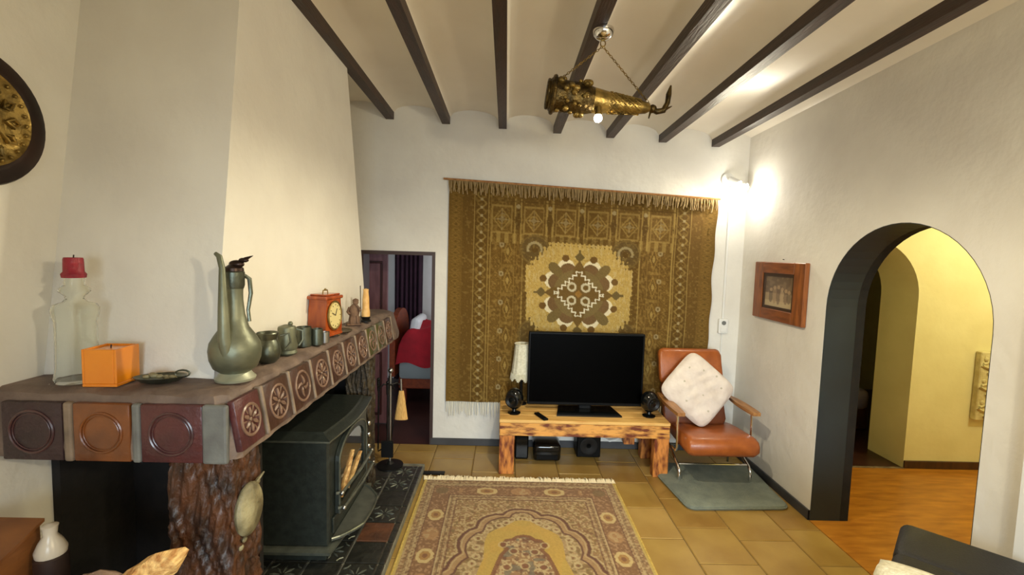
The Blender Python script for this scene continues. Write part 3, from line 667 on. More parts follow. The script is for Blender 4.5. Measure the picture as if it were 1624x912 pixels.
# ------------------------------------------------------------------ wall plate on the left wall
t = thing('wall_plate', 'large round embossed brass plate with dark rim on left wall', 'plate', (XL, 1.395, 2.07))
M_ = Rot('Y', 90)
g = G(); g.lathe([(.205, 0.004), (.21, .012), (.205, .02), (.165, .034), (.15, .03)], n=48, M=M_, cap=False); g.obj('rim', 'copper_dark', t, smooth=True)
g = G(); g.lathe([(.152, .002), (.152, .030), (.14, .022), (.10, .016), (.05, .02), (.002, .022)], n=48, M=M_, cap=False); g.obj('well', 'brass', t, smooth=True)
g = G()
for k in range(12):
    a = k*PI/6; g.tube([(.022, r*math.cos(a+d_), r*math.sin(a+d_)) for r, d_ in ((.08, 0), (.105, .12), (.122, 0), (.105, -.12))], .007, 7, closed=True)
for k in range(28):
    a = k*PI/14; g.ball((.026, .138*math.cos(a), .138*math.sin(a)), .006, u=8, v=6)
g.obj('embossing', 'brass', t, smooth=True)

# ------------------------------------------------------------------ things in front of the wood niche
t = thing('bench', 'dark wooden bench holding firewood beside the fireplace', 'bench', (-1.27, 1.2, 0)); o = t.location
for k in range(3):
    g = G(o); g.box((-1.58, 1.02+.11*k, .60), (-.92, 1.12+.11*k, .63), bev=.004); g.obj('seat_board', 'bench_wood', t)
for x in (-1.54, -1.0):
    for y in (1.05, 1.29):
        g = G(o); g.box((x, y, 0), (x+.05, y+.05, .60), bev=.004); g.obj('leg', 'bench_wood', t)
def split_log(lab, p0, p1, r, seed, mm=('log_wood', 'log_bark')):
    rnd = random.Random(seed); p0 = Vector(p0); p1 = Vector(p1); d = p1-p0; L = d.length
    q = d.to_track_quat('Z', 'X').to_matrix().to_4x4(); t = thing('firewood_log', lab, 'log', p0, 0, 'split logs on the bench')
    sec = [(0, -r*1.1), (r*.95, -r*.5), (r*1.0, r*.2), (r*.5, r*.7), (-r*.2, r*.75), (-r*.85, r*.35), (-r*.6, -r*.3)]
    rings = []; N = 9
    for k in range(N+1):
        f = k/N; sc = (1-.10*f)*(1 if k < N else .55)
        rings.append([q @ Vector((x*sc*(1+.14*rnd.uniform(-1, 1)), y*sc*(1+.14*rnd.uniform(-1, 1)), L*f*(1+.35*f*f*y/r*.5))) for x, y in sec])
    n = len(sec)
    def part(js, name, mat_):
        g = G(); vs = [p for R_ in rings for p in R_]; fs = []
        for k in range(N):
            for j in js: fs.append((k*n+j, k*n+(j+1) % n, (k+1)*n+(j+1) % n, (k+1)*n+j))
        if name == 'split_wood': fs += [list(range(n))[::-1], [N*n+j for j in range(n)]]
        g.add(vs, fs); g.obj(name, mat_, t)
    part([0, 1, 5, 6], 'split_wood', mm[0]); part([2, 3, 4], 'bark', mm[1])
split_log('split log with bright raw tip pointing up at the right', (-1.13, 1.13, .655), (-.955, 1.29, .785), .05, 1, ('log_wood', 'log_wood'))
split_log('greyish split log lying in the middle of the wood pile', (-1.30, 1.2, .66), (-1.09, 1.25, .745), .045, 4, ('log_bark', 'log_bark'))
split_log('pale split log at the far left of the wood pile', (-1.52, 1.10, .685), (-1.31, 1.16, .69), .045, 6)
t = thing('wooden_box', 'brown wooden box with slanted top beside the left wall', 'box', (-1.47, 1.27, .63)); o = t.location
g = G(o); g.prism([(1.20, .63), (1.33, .63), (1.33, .855), (1.20, .80)], -1.575, -1.385, 'x'); g.obj('body', 'box_wood', t)
g = G(o); g.hexa([(-1.585, 1.195, .80), (-1.375, 1.195, .80), (-1.375, 1.335, .855), (-1.585, 1.335, .855), (-1.585, 1.195, .81), (-1.375, 1.195, .81), (-1.375, 1.335, .865), (-1.585, 1.335, .865)]); g.obj('lid', 'box_wood', t)
t = thing('ceramic_bottle', 'small white ceramic bottle on dark stand by wood pile', 'bottle', (-1.335, 1.31, .63)); o = t.location
g = G(o); g.lathe([(.035, .63), (.04, .64), (.04, .765), (.035, .77)], (-1.335, 1.31, 0), 20); g.obj('stand', 'bench_wood', t, smooth=True)
g = G(o); g.lathe([(.036, .77), (.038, .785), (.028, .81), (.016, .83), (.018, .85), (.02, .858), (.004, .865)], (-1.335, 1.31, 0), 20); g.obj('body', 'ceramic', t, smooth=True)

# ------------------------------------------------------------------ tapestry on the back wall
def seg_dist(px, py, a, b):
    ax, ay = a; bx_, by = b; dx, dy = bx_-ax, by-ay; L2 = dx*dx+dy*dy+1e-9
    t = np.clip(((px-ax)*dx+(py-ay)*dy)/L2, 0, 1); return np.hypot(px-ax-t*dx, py-ay-t*dy)
def poly_dist(px, py, pts, closed=False):
    d = np.full(px.shape, 1e9); n = len(pts)
    for i in range(n if closed else n-1): d = np.minimum(d, seg_dist(px, py, pts[i], pts[(i+1) % n]))
    return d
def inside(px, py, pts):
    r = np.zeros(px.shape, bool); n = len(pts); j = n-1
    for i in range(n):
        xi, yi = pts[i]; xj, yj = pts[j]
        c = ((yi > py) != (yj > py)) & (px < (xj-xi)*(py-yi)/(yj-yi+1e-12)+xi); r ^= c; j = i
    return r
def L_(c): return np.array(lin(c))
def vnoise(px, py, s, seed):
    r = np.random.default_rng(seed); t = r.random((256, 256)); x = px*s; y = py*s
    xi = np.floor(x).astype(int); yi = np.floor(y).astype(int); fx = x-xi; fy = y-yi; fx = fx*fx*(3-2*fx); fy = fy*fy*(3-2*fy)
    q = lambda i, j: t[(xi+i) & 255, (yi+j) & 255]
    return (q(0, 0)*(1-fx)+q(1, 0)*fx)*(1-fy)+(q(0, 1)*(1-fx)+q(1, 1)*fx)*fy
def paint(col, mask, c, a=1.): 
    m = (mask*a)[..., None] if mask.dtype != bool else (mask.astype(float)*a)[..., None]
    return col*(1-m)+L_(c)*m
def tapestry_colors(a, b):
    """a 0..420 across, b 0..352 down"""
    dk, br, md, gd, lt, cr = (92, 66, 24), (112, 82, 32), (136, 104, 46), (158, 126, 60), (190, 160, 88), (206, 190, 142)
    n1 = vnoise(a, b, .35, 1); n2 = vnoise(a, b, .06, 2); n3 = vnoise(a, b, .9, 3)
    col = np.ones(a.shape+(3,))*L_(br); col = paint(col, n2 > .55, dk, .45); col = paint(col, n1 > .6, md, .5)
    s = np.minimum(a, 420-a)                    # distance from the sides
    # columns of ornament between borders
    def lattice(x0, x1, per, ph, c1, c2, al=.8):
        nonlocal col
        m = (s > x0) & (s < x1); u = (s-(x0+x1)/2)/((x1-x0)/2); v = ((b+ph) % per)/per*2-1
        d = np.abs(u)+np.abs(v)*1.0
        col = paint(col, m & (np.abs(d-.75) < .13), c1, al); col = paint(col, m & (d < .32), c2, al)
        col = paint(col, m & (np.abs(v) > .9), c1, al*.7)
    col = paint(col, s < 22, md, .55); lattice(3, 19, 9, 0, gd, dk, .6)
    col = paint(col, (s >= 22) & (s < 40), br, .9)
    col = paint(col, (s >= 40) & (s < 62), dk, .55)
    m = (s >= 41) & (s < 61); w_ = 51+6.5*np.sin(b*2*PI/26); col = paint(col, m & (np.abs(s-w_) < 1.6), lt, .5); w_ = 51-6.5*np.sin(b*2*PI/26); col = paint(col, m & (np.abs(s-w_) < 1.4), gd, .5)
    fl = np.hypot(s-51, ((b+6.5) % 13)-6.5); col = paint(col, m & (fl < 2.4), cr, .6)
    for x_ in (40, 62, 66): col = paint(col, np.abs(s-x_) < .9, lt, .8)
    lattice(68, 82, 14, 3, md, gd, .7)
    for x_ in (84, 104): col = paint(col, np.abs(s-x_) < .8, gd, .7)
    lattice(86, 102, 46, 10, gd, lt, .8); fl = np.hypot(s-84, ((b+20) % 46)-23); col = paint(col, fl < 4.2, cr, .55); col = paint(col, fl < 2., dk, .8)
    lattice(105, 114, 30, 0, md, dk, .8)
    col = paint(col, (np.abs(s-117) < 1.2) & (b > 60), lt, .75)
    # top frieze
    top = b < 92
    inn = (s > 66) & top & (b > 22)
    col = paint(col, inn, br, .55)
    u = ((a-208) % 50)-25; v = b-55
    sq = np.maximum(np.abs(u), np.abs(v)*.72); col = paint(col, inn & (np.abs(sq-15) < 1.0), lt, .5); col = paint(col, inn & (np.abs(np.abs(u)+np.abs(v)*.8-13) < 1.4), lt, .5); col = paint(col, inn & (np.abs(np.hypot(u, v)-6.5) < 1.3), gd, .8); col = paint(col, inn & (np.abs(u*v) < 5) & (sq < 12), cr, .35)
    u2 = ((a-183) % 50)-25; col = paint(col, inn & (np.abs(u2) < 6) & (np.abs(u2) > 3.5), lt, .7); col = paint(col, inn & (np.abs(u2)*2.2+np.abs(v)*.55 < 12), dk, .9); col = paint(col, inn & (np.hypot(u2, b-34) < 3.4), cr, .6)
    col = paint(col, (s > 64) & (np.abs(b-26) < 1.2), dk, .7)
    col = paint(col, inn & (b > 76) & (np.sin(a*2*PI/12.5) > .1), lt, .55)
    # light gold field with stepped corners
    x = a-208; y = b-168; ax = np.abs(x); ay = np.abs(y)
    zig = 2.5*np.sin(a*.9)*np.sign(y)+2*np.sin(b*.8)
    field = (ax < 84+zig*.6) & (ay < 80+zig) & (ax+ay < 124+zig*1.5+3*np.sin((ax-ay)*.35))
    frame = (ax < 92+zig) & (ay < 90+zig) & ~field
    col = paint(col, frame, dk, .55)
    cs = np.hypot(ax-72, ay-68); col = paint(col, cs < 24, (96, 78, 44), .75); col = paint(col, (np.abs(cs-11) < 2) & (y < 0) & (ay-68 > -4), cr, .6); col = paint(col, np.abs(cs-22) < 1.2, gd, .35); col = paint(col, cs < 5, dk, .9)
    col = paint(col, field, lt, 1.); col = paint(col, field & (n3 > .62), gd, .5); col = paint(col, field & (vnoise(a, b*.25, .8, 9) > .7), cr, .35)
    # medallion
    r = np.hypot(x, y); th = np.arctan2(y, x)
    fold = np.abs(((th-PI/4) % (PI/2))-PI/4)              # 0 on the axes... folded
    lobes = 38+16*np.cos(4*th+PI)+5*np.cos(8*th)
    mk = (112, 88, 44)
    for k in range(4):
        t = PI/4+k*PI/2
        for dt in (-.36, .36):                            # wings beside each diagonal
            cx, cy = 46*math.cos(t+dt*.9), 46*math.sin(t+dt*.9)
            q = np.hypot(x-cx, y-cy); col = paint(col, field & (q < 14), (232, 220, 184), .9); q2 = np.hypot(x-cx*.86, y-cy*.86); col = paint(col, field & (q2 < 13.5), (106, 74, 34), .95)
            cx, cy = 61*math.cos(t+dt*1.15), 61*math.sin(t+dt*1.15); col = paint(col, np.hypot(x-cx, y-cy) < 5.6, (112, 82, 38), 1.)
        cx, cy = 48*math.cos(t), 48*math.sin(t); uu = (x-cx)*math.cos(t)+(y-cy)*math.sin(t); vv = -(x-cx)*math.sin(t)+(y-cy)*math.cos(t)
        col = paint(col, (uu/19)**2+(vv/(7+.22*uu))**2 < 1, (118, 98, 56), 1.)
        t = k*PI/2; uu = x*math.cos(t)+y*math.sin(t); vv = np.abs(-x*math.sin(t)+y*math.cos(t))
        col = paint(col, (np.abs(uu-62) < 8) & (vv < 8-np.abs(uu-60)*.9), (108, 90, 50), 1.); col = paint(col, (uu > 30) & (uu < 72) & (vv < 1.6), (108, 90, 50), 1.)
    body = (ax+ay) < 50+4*np.cos(8*th); col = paint(col, body, (112, 86, 42), 1.); col = paint(col, (r < 44) & ((ax*ay) > 330) & (r < 40), (124, 104, 62), 1.)
    col = paint(col, np.abs(ax+ay-(37+3*np.sin((ax-ay)*.55))) < 2.0, (234, 226, 198), .95)
    for sx in (-1, 1):
        for sy in (-1, 1):
            q = np.hypot(x-sx*11, y-sy*11); col = paint(col, np.abs(q-6) < 1.7, (216, 206, 172), .8)
    col = paint(col, (ax+ay) < 6, (150, 110, 50), 1.)
    col = paint(col, (n1 > .72) & (s > 22) & ~field, lt, .22)
    # pile height tint of the yarn
    base = L_((112, 86, 36)); soft = ~field
    col = np.where(soft[..., None], col*.74+base*.22, col)
    return col*(0.64+.28*vnoise(a, b, 1.3, 5))[..., None]
tp = thing('tapestry', 'large gold brown woven tapestry hanging on the back wall', 'tapestry', (.64, YB-.03, .4))
def top_z(X): return 2.315-.044*(X+.5)
def cloth_sheet(NX, NY, pos, colfn, name, parent, off, mname, back=.006):
    u = np.linspace(0, 1, NX+1); v = np.linspace(0, 1, NY+1); U, V = np.meshgrid(u, v)
    Pp = pos(U, V)-np.array(off); col = colfn(U, V)
    n = (NX+1)*(NY+1); idx = np.arange(n).reshape(NY+1, NX+1)
    q = np.stack([idx[:-1, :-1], idx[:-1, 1:], idx[1:, 1:], idx[1:, :-1]], -1).reshape(-1, 4)
    me = bpy.data.meshes.new(name); me.vertices.add(n); me.vertices.foreach_set('co', Pp.reshape(-1).astype(np.float32))
    me.loops.add(q.size); me.loops.foreach_set('vertex_index', q.reshape(-1).astype(np.int32)); me.polygons.add(len(q)); me.polygons.foreach_set('loop_start', np.arange(0, q.size, 4, dtype=np.int32))
    me.polygons.foreach_set('use_smooth', np.ones(len(q), bool)); me.update(calc_edges=True); me.validate()
    at = me.color_attributes.new('weave', 'FLOAT_COLOR', 'POINT'); at.data.foreach_set('color', np.concatenate([col.reshape(-1, 3), np.ones((n, 1))], 1).reshape(-1).astype(np.float32))
    me.materials.append(MATS[mname]); o = bpy.data.objects.new(name, me); C.objects.link(o); o.parent = parent
    return o
def tap_pos(U, V):
    X = -.497+2.265*U+.018*(1-V)*U; wob = .006*np.sin(V*30)*(U > .97)+.010*np.sin(V*9)*(U < .03)*0
    zt_ = top_z(X)-.004; zbm = .40+.006*np.sin(U*20)+.0*U
    return np.stack([X+wob+.004*np.sin(V*14)*U, YB-.030+.006*np.sin(U*17+V*3)+.004*np.sin(U*41), zt_+(zbm-zt_)*V], -1)
NX, NY = 400, 330
cloth_sheet(NX, NY, tap_pos, lambda U, V: tapestry_colors(U*420, V*352), 'cloth', tp, tp.location, 'woven')
o = tp.location
g = G(o); g.box((-.50, YB-.020, .42), (1.77, YB-.0185, 2.2)); g.obj('backing', 'fringe_tan', tp)
g = G(o); g.tube([(-.545, YB-.045, top_z(-.545)), (1.80, YB-.045, top_z(1.80))], .009, 8); g.obj('hanging_rod', 'arm_wood', tp, smooth=True)
rf = random.Random(5); g = G(o); x = -.50
while x < 1.785:
    zt_ = top_z(x)-.004; L = .085+rf.uniform(-.02, .03); k = rf.uniform(-.02, .02)
    g.tube([(x, YB-.046, zt_), (x+k*.5, YB-.056, zt_-L*.5), (x+k, YB-.046, zt_-L)], .0042, 4, cap=False); x += rf.uniform(.008, .014)
stuff(g.obj('fringe', 'fringe_tan', tp))
g = G(o); x = -.485
while x < 1.75:
    L = .115+rf.uniform(-.03, .02); k = rf.uniform(-.012, .012)
    g.tube([(x, YB-.034, .405), (x+k*.5, YB-.038, .405-L*.5), (x+k, YB-.034, .405-L)], .0045, 4, cap=False); x += rf.uniform(.011, .018)
stuff(g.obj('fringe', 'fringe_white', tp))

# ------------------------------------------------------------------ rug
rg = thing('rug', 'patterned red and gold rug with white fringe on the floor', 'rug', (.147, 2.17, 0))
RL = 2.2
OUT = [(0, .372), (.06, .377), (.10, .40), (.125, .437), (.17, .432), (.21, .447), (.25, .475), (.275, .515), (.29, .585), (.33, .605), (.362, .65), (.382, .71), (.380, .77), (.362, .822), (.39, .85), (.415, .90), (.425, .95), (.46, .985), (.47, 1.1)]
def shrink(pts, k, dy): return [(max(0, p[0]-k*min(1, p[0]*8)), p[1]+dy*(1 if p[1] < 1.05 else 0)) for p in pts]
INN = shrink(OUT, .045, .035)
GOLD = [(0, .495), (.05, .505), (.08, .535), (.12, .57), (.17, .60), (.215, .645), (.228, .70), (.232, .78), (.228, .86), (.245, .92), (.262, 1.0), (.27, 1.1)]
MED = [(0, .655), (.04, .665), (.06, .69), (.10, .70), (.125, .735), (.115, .765), (.098, .78), (.13, .83), (.15, .90), (.165, .96), (.18, 1.02), (.185, 1.1)]
def rug_colors(U, V):
    u = np.abs(U-.5)*1.41; us = (U-.5)*1.41; v = V*RL; v2 = np.minimum(v, RL-v)
    tan, rust, drk, gold, cream, olive, pink = (152, 120, 72), (122, 76, 42), (98, 58, 36), (182, 150, 68), (192, 170, 122), (122, 100, 56), (148, 108, 72)
    n1 = vnoise(us+5, v+5, 90, 11); n2 = vnoise(us+5, v+5, 45, 12); n3 = vnoise(us+5, v+5, 12, 13)
    col = np.ones(u.shape+(3,))*L_(tan); col = paint(col, n2 > .55, pink, .55); col = paint(col, n1 > .62, cream, .65); col = paint(col, n1 < .27, olive, .8); col = paint(col, n2 < .25, rust, .6)
    e = np.minimum(.705-u, v2)
    # field inside the cusped arch
    def closed(P_): return [(0, P_[0][1])]+P_[1:]+[(0, 1.1)]
    io = inside(u, v2, closed(OUT)); ig = inside(u, v2, closed(GOLD)); im = inside(u, v2, closed(MED))
    do = poly_dist(u, v2, OUT); di = poly_dist(u, v2, INN)
    col = paint(col, io & ~ig & (n2 > .45), cream, .35); col = paint(col, io & ~ig & (n2 < .35), olive, .5)
    # flowers in the spandrel ring
    for k in range(len(GOLD)-1):
        p = GOLD[k]; q = np.hypot(u-p[0]*1.14-.012, v2-p[1]+.012); col = paint(col, io & (np.abs(q-.020) < .005), cream, .8); col = paint(col, io & (q < .008), rust, .8)
    band = io & ~inside(u, v2, closed(INN)); col = paint(col, band, (162, 126, 82), .8)
    col = paint(col, do < .009, drk, .95); col = paint(col, di < .006, drk, .9); col = paint(col, np.abs(do-.018) < .004, cream, .5)
    col = paint(col, ig & ~im, gold, 1.); col = paint(col, ig & ~im & (n3 > .6), (188, 150, 66), .6)
    dm = poly_dist(u, v2, MED)
    col = paint(col, im, (152, 114, 76), .7); col = paint(col, im & (n1 > .55), cream, .7); col = paint(col, im & (n2 < .32), drk, .7); col = paint(col, im & (vnoise(us+9, v+3, 30, 15) > .68), (110, 100, 80), .8); col = paint(col, (dm < .012) & ig, rust, .9)
    for cu, cv in ((.122, .742), (.06, .80), (.0, .92), (.1, .93)):
        q = np.hypot(u-cu, v2-cv); col = paint(col, q < .018, rust, .9); col = paint(col, np.abs(q-.025) < .004, cream, .7)
    # borders
    bd = e < .262
    col = paint(col, bd, (150, 114, 74), .85); col = paint(col, bd & (n1 > .62), cream, .5); col = paint(col, bd & (n1 < .3), (110, 82, 50), .6)
    mb = (e > .088) & (e < .205); col = paint(col, mb, (130, 92, 54), .9); col = paint(col, mb & (n1 > .68), (172, 134, 92), .7)
    side = (.705-u) < v2
    # medallions along the border
    t_ = np.where(side, v2-.45, us); per = np.where(side, .2, .24); kk = np.round(t_/per); tt = (t_-kk*per); ww = np.where(side, e, e)-.147
    alt = ((kk.astype(int)) % 2 == 0); alt = np.where(side, alt, ~alt)
    okm = mb & np.where(side, (v2 > .32), (np.abs(us) < .44))
    ln = np.where(side, .062, .075); q = np.hypot(tt/ln, ww/.050)
    q = q*(1+.04*np.cos(8*np.arctan2(ww, tt)))
    col = paint(col, okm & alt & (q < 1), (196, 170, 114), 1.); col = paint(col, okm & alt & (q < .62), (160, 118, 60), .95); col = paint(col, okm & alt & (q < .3), rust, .8)
    col = paint(col, okm & ~alt & (q < .95), (170, 128, 80), .75); col = paint(col, okm & ~alt & (q < .8) & (n2 > .5), cream, .4)
    cnr = (e > .088) & (e < .205) & ~okm; qc = np.hypot(.705-u-.147, v2-.147); col = paint(col, cnr & (qc < .045), (120, 96, 56), .8)
    for ed, c, w_ in ((.088, drk, .004), (.205, drk, .004), (.215, cream, .003), (.232, (110, 84, 50), .004), (.248, cream, .003), (.262, drk, .003), (.05, (118, 92, 54), .004), (.064, cream, .003)):
        col = paint(col, np.abs(e-ed) < w_, c, .65)
    stripe = (e > .05) & (e < .088) & (np.sin((v+us)*2*PI/.03) > .4); col = paint(col, stripe, cream, .35)
    col = paint(col, (.705-u) < .02, (186, 160, 84), 1.)
    return col*(.76+.2*vnoise(us+5, v+5, 160, 18))[..., None]
def rug_pos(U, V):
    return np.stack([.147+(U-.5)*1.41, 3.27-RL*V, .011+.0016*np.sin(U*31)*np.sin(V*40)], -1)
cloth_sheet(352, 540, rug_pos, rug_colors, 'pile', rg, rg.location, 'woven')
o = rg.location
g = G(o); g.box((-.558, 3.27-RL, .0005), (.852, 3.27, .0085), bev=.002); g.obj('backing', 'rug_edge', rg)
for x in (-.558, .852):
    g = G(o); g.tube([(x, 3.27, .007), (x, 3.27-RL, .007)], .008, 8, flat=.8); g.obj('selvedge', 'rug_edge', rg, smooth=True)
g = G(o); x = -.565
while x < .86:
    L = .06+rf.uniform(-.015, .025); k = rf.uniform(-.02, .02); g.tube([(x, 3.268, .010), (x+k*.4, 3.27+L*.5, .016+rf.uniform(0, .008)), (x+k, 3.27+L, .005)], .0048, 4, cap=False); x += rf.uniform(.004, .008)
stuff(g.obj('fringe', 'fringe', rg))

g = G((-.515, 3.385, 0)); g.box((-.60, 3.36, 0), (-.43, 3.408, .012), bev=.003)  # plain thin dark strip lying on the floor
tag(g.obj('dark_strip', 'iron'), 'flat dark strip on floor between hearth and rug fringe', 'iron bar')
# ------------------------------------------------------------------ TV table
t = thing('tv_table', 'low reclaimed pine table with scorched grain holding the television', 'table', (.64, 3.62, 0)); o = t.location
TX0, TX1, TY0, TY1, TZ = -.02, 1.302, 3.395, 3.86, .432
nb = 4; bw = (TY1-TY0)/nb
for k in range(nb):
    g = G(o); g.box((TX0, TY0+bw*k+.002, TZ-.024), (TX1, TY0+bw*(k+1)-.002, TZ), bev=.003); g.obj('top_board', 'pine_light', t)
g = G(o); g.box((TX0+.004, TY0+.002, .315), (TX1-.004, TY0+.028, TZ-.026), bev=.003); g.obj('apron_board', 'pine', t)
g = G(o); g.box((TX0+.004, TY0-.008, .312), (TX1-.004, TY0+.001, .33), bev=.003); g.obj('apron_lip', 'pine', t)
for x in (TX0+.002, TX1-.028): g = G(o); g.box((x, TY0+.03, .315), (x+.026, TY1-.004, TZ-.026), bev=.003); g.obj('apron_board', 'pine', t)
g = G(o); g.box((TX0+.03, TY1-.03, .315), (TX1-.03, TY1-.004, TZ-.026), bev=.003); g.obj('apron_board', 'pine', t)
for x in (TX0+.004, TX1-.12):
    for y in (TY0+.03, TY1-.11):
        g = G(o); g.box((x, y-.028, 0), (x+.116, y+.045, .313), bev=.004); g.obj('leg', 'pine_v', t)
g = G(o); g.box((1.03, 3.70, .13), (1.12, 3.78, .313), bev=.003); g.obj('bracket_block', 'pine_v', t)
# ------------------------------------------------------------------ television
t = thing('television', 'large black flat screen television on the pine table', 'television', (.68, 3.66, TZ)); o = t.location
g = G(o); g.box((.200, 3.645, .475), (1.150, 3.69, 1.078), bev=.006); g.box((.35, 3.69, .53), (1.0, 3.73, .95), bev=.02); g.obj('housing', 'black_plastic', t)
g = G(o); g.box((.215, 3.642, .50), (1.135, 3.646, 1.063)); g.obj('screen', 'screen', t)
g = G(o); g.box((.63, 3.66, TZ+.01), (.73, 3.69, .52), bev=.005); g.obj('stand_neck', 'black_plastic', t)
g = G(o); g.prism([(.43, 3.50), (.95, 3.50), (.91, 3.74), (.47, 3.74)], TZ, TZ+.012, 'z'); g.obj('stand_base', 'black_gloss', t)
# speakers, remote, table lamp
def speaker(lab, x, y, r, rz):
    t = thing('desk_speaker', lab, 'speaker', (x, y, TZ), rz, 'small black speakers beside the television')
    g = G(); g.lathe([(.05, 0), (.052, .008), (.02, .02), (.016, .04)], n=20); g.obj('foot', 'black_gloss', t, smooth=True)
    g = G(); g.ball((0, 0, .035+r), r, sc=(.85, .8, 1.0), u=22, v=14); g.obj('shell', 'black_gloss', t, smooth=True)
    g = G(); g.lathe([(.05, 0), (.054, .01), (.046, .012), (.02, -.002), (.002, .004)], (0, -r*.72, .035+r), 22, M=Rot('X', 90)); g.obj('cone', 'iron', t, smooth=True)
speaker('round glossy black speaker left of the television', .095, 3.55, .085, math.radians(-20))
speaker('round glossy black speaker right of the television', 1.178, 3.55, .085, math.radians(10))
t = thing('remote_control', 'slim black remote control lying on the table front', 'remote', (.305, 3.47, TZ), math.radians(25))
g = G(); g.box((-.022, -.08, 0), (.022, .08, .016), bev=.005); g.obj('case', 'black_plastic', t)
g = G()
for i in range(3):
    for j in range(6): g.box((-.014+.011*i-.003, -.06+.02*j, .016), (-.014+.011*i+.005, -.053+.02*j, .018))
g.obj('buttons', 'iron', t)
t = thing('table_lamp', 'small table lamp with cream fringed shade beside the television', 'lamp', (.15, 3.785, TZ)); o = t.location
g = G(o); g.lathe([(.05, TZ), (.05, TZ+.01), (.015, TZ+.02), (.012, .62), (.02, .64), (.008, .7)], (.155, 3.785, 0), 18); g.obj('base', 'iron', t, smooth=True)
N = 40; g = G(o)
def shade(u, v):
    a = 2*PI*u; r = (.060+.026*(1-v)**1.2)*(1+.025*math.cos(a*12)); return (.155+r*math.cos(a), 3.785+r*math.sin(a), .70+.25*v)
g.grid(72, 8, shade); s_ = g.obj('lamp_shade', 'cream_fabric', t, smooth='all')
g = G(o)
for k in range(60):
    a = 2*PI*k/60; r = .086; L = .05+.015*math.sin(a*9); g.tube([(.155+r*math.cos(a), 3.785+r*math.sin(a), .702), (.155+(r+.006)*math.cos(a), 3.785+(r+.006)*math.sin(a), .702-L)], .005, 4)
stuff(g.obj('shade_fringe', 'cream_fabric', t))
g = G(o); g.tube([(.155+.064*math.cos(a), 3.785+.064*math.sin(a), .95) for a in [i*PI/12 for i in range(24)]], .004, 6, closed=True); g.obj('top_ring', 'cream_fabric', s_)
# devices on the floor under the table
t = thing('media_box', 'glossy black media box on floor under the table', 'device', (.375, 3.68, 0)); o = t.location
g = G(o); g.box((.265, 3.60, .01), (.49, 3.80, .155), bev=.03, seg=3); g.obj('case', 'black_gloss', t, smooth=True)
g = G(o); g.box((.29, 3.596, .03), (.465, 3.602, .07), bev=.002); g.obj('front_panel', 'black_plastic', t)
for x in (.29, .45): g = G(o); g.lathe([(.012, 0), (.012, .012)], (x, 3.66, 0), 8); g.obj('foot', 'black_plastic', t)
t = thing('subwoofer', 'matt black subwoofer box on floor right of the media box', 'speaker', (.735, 3.77, 0)); o = t.location
g = G(o); g.box((.635, 3.70, .01), (.835, 3.87, .27), bev=.008); g.obj('case', 'black_plastic', t)
g = G(o); g.lathe([(.07, 0), (.074, .008), (.06, .01), (.02, 0)], (.735, 3.70, .11), 24, M=Rot('X', 90)); g.obj('cone', 'iron', t, smooth=True)
t = thing('router_box', 'small black box on floor behind the left table leg', 'device', (.16, 3.72, 0)); o = t.location
g = G(o); g.box((.115, 3.66, 0), (.225, 3.80, .20), bev=.01); g.obj('case', 'black_plastic', t)
g = G(o); g.box((.125, 3.657, .02), (.215, 3.661, .17)); g.obj('front_panel', 'black_gloss', t)
g = G(); g.tube([(.84, 3.86, .2), (.88, 3.84, .13), (.94, 3.83, .10), (1.0, 3.83, .115), (1.06, 3.84, .17), (1.10, 3.87, .25)], .006, 8); g.tube([(.47, 3.81, .12), (.5, 3.84, .2), (.53, 3.86, .3)], .004, 6)
tag(g.obj('power_cable', 'white_paint', smooth=True), 'white cable looping under the right side of the table', 'cable')

# ------------------------------------------------------------------ tan leather armchair, pillow, floor mat
MZ = .032
t = thing('floor_mat', 'grey padded floor mat under the tan chair', 'mat', (1.63, 3.29, 0)); o = t.location
bm = bmesh.new(); mp = [(1.225, 3.43), (1.285, 2.945), (1.985, 2.975), (2.03, 3.60), (1.30, 3.60)]
def rounded(poly, r, n=5):
    out = []; K = len(poly)
    for i in range(K):
        p = Vector(poly[i]); a = (Vector(poly[i-1])-p).normalized()*r+p; b = (Vector(poly[(i+1) % K])-p).normalized()*r+p
        for k in range(n+1): f = k/n; out.append(tuple((1-f)**2*a+2*f*(1-f)*p+f*f*b))
    return out
bm.free()
g = G(o); rp = rounded(mp, .06); c_ = Vector((1.63, 3.28)); ring = []
for z, k in ((0, 1.0), (.014, 1.012), (.026, 1.0), (MZ, .965)): ring.append([(*(c_+(Vector(p)-c_)*k), z) for p in rp])
n = len(rp); g.add([p for r in ring for p in r], [(k*n+j, k*n+(j+1) % n, (k+1)*n+(j+1) % n, (k+1)*n+j) for k in range(3) for j in range(n)]+[list(range(n))[::-1], [3*n+j for j in range(n)]]); g.obj('pad', 'mat_grey', t, smooth=True)
g = G(o); g.tube([(*(c_+(Vector(p)-c_)*1.012), .014) for p in rp], .006, 6, closed=True); g.obj('edge_binding', 'mat_grey', t, smooth=True)

t = thing('lounge_chair', 'tan leather lounge chair with wooden arms and chrome tube base', 'chair', (1.6, 3.45, MZ)); o = t.location
AXL, AXR = 1.30, 1.875
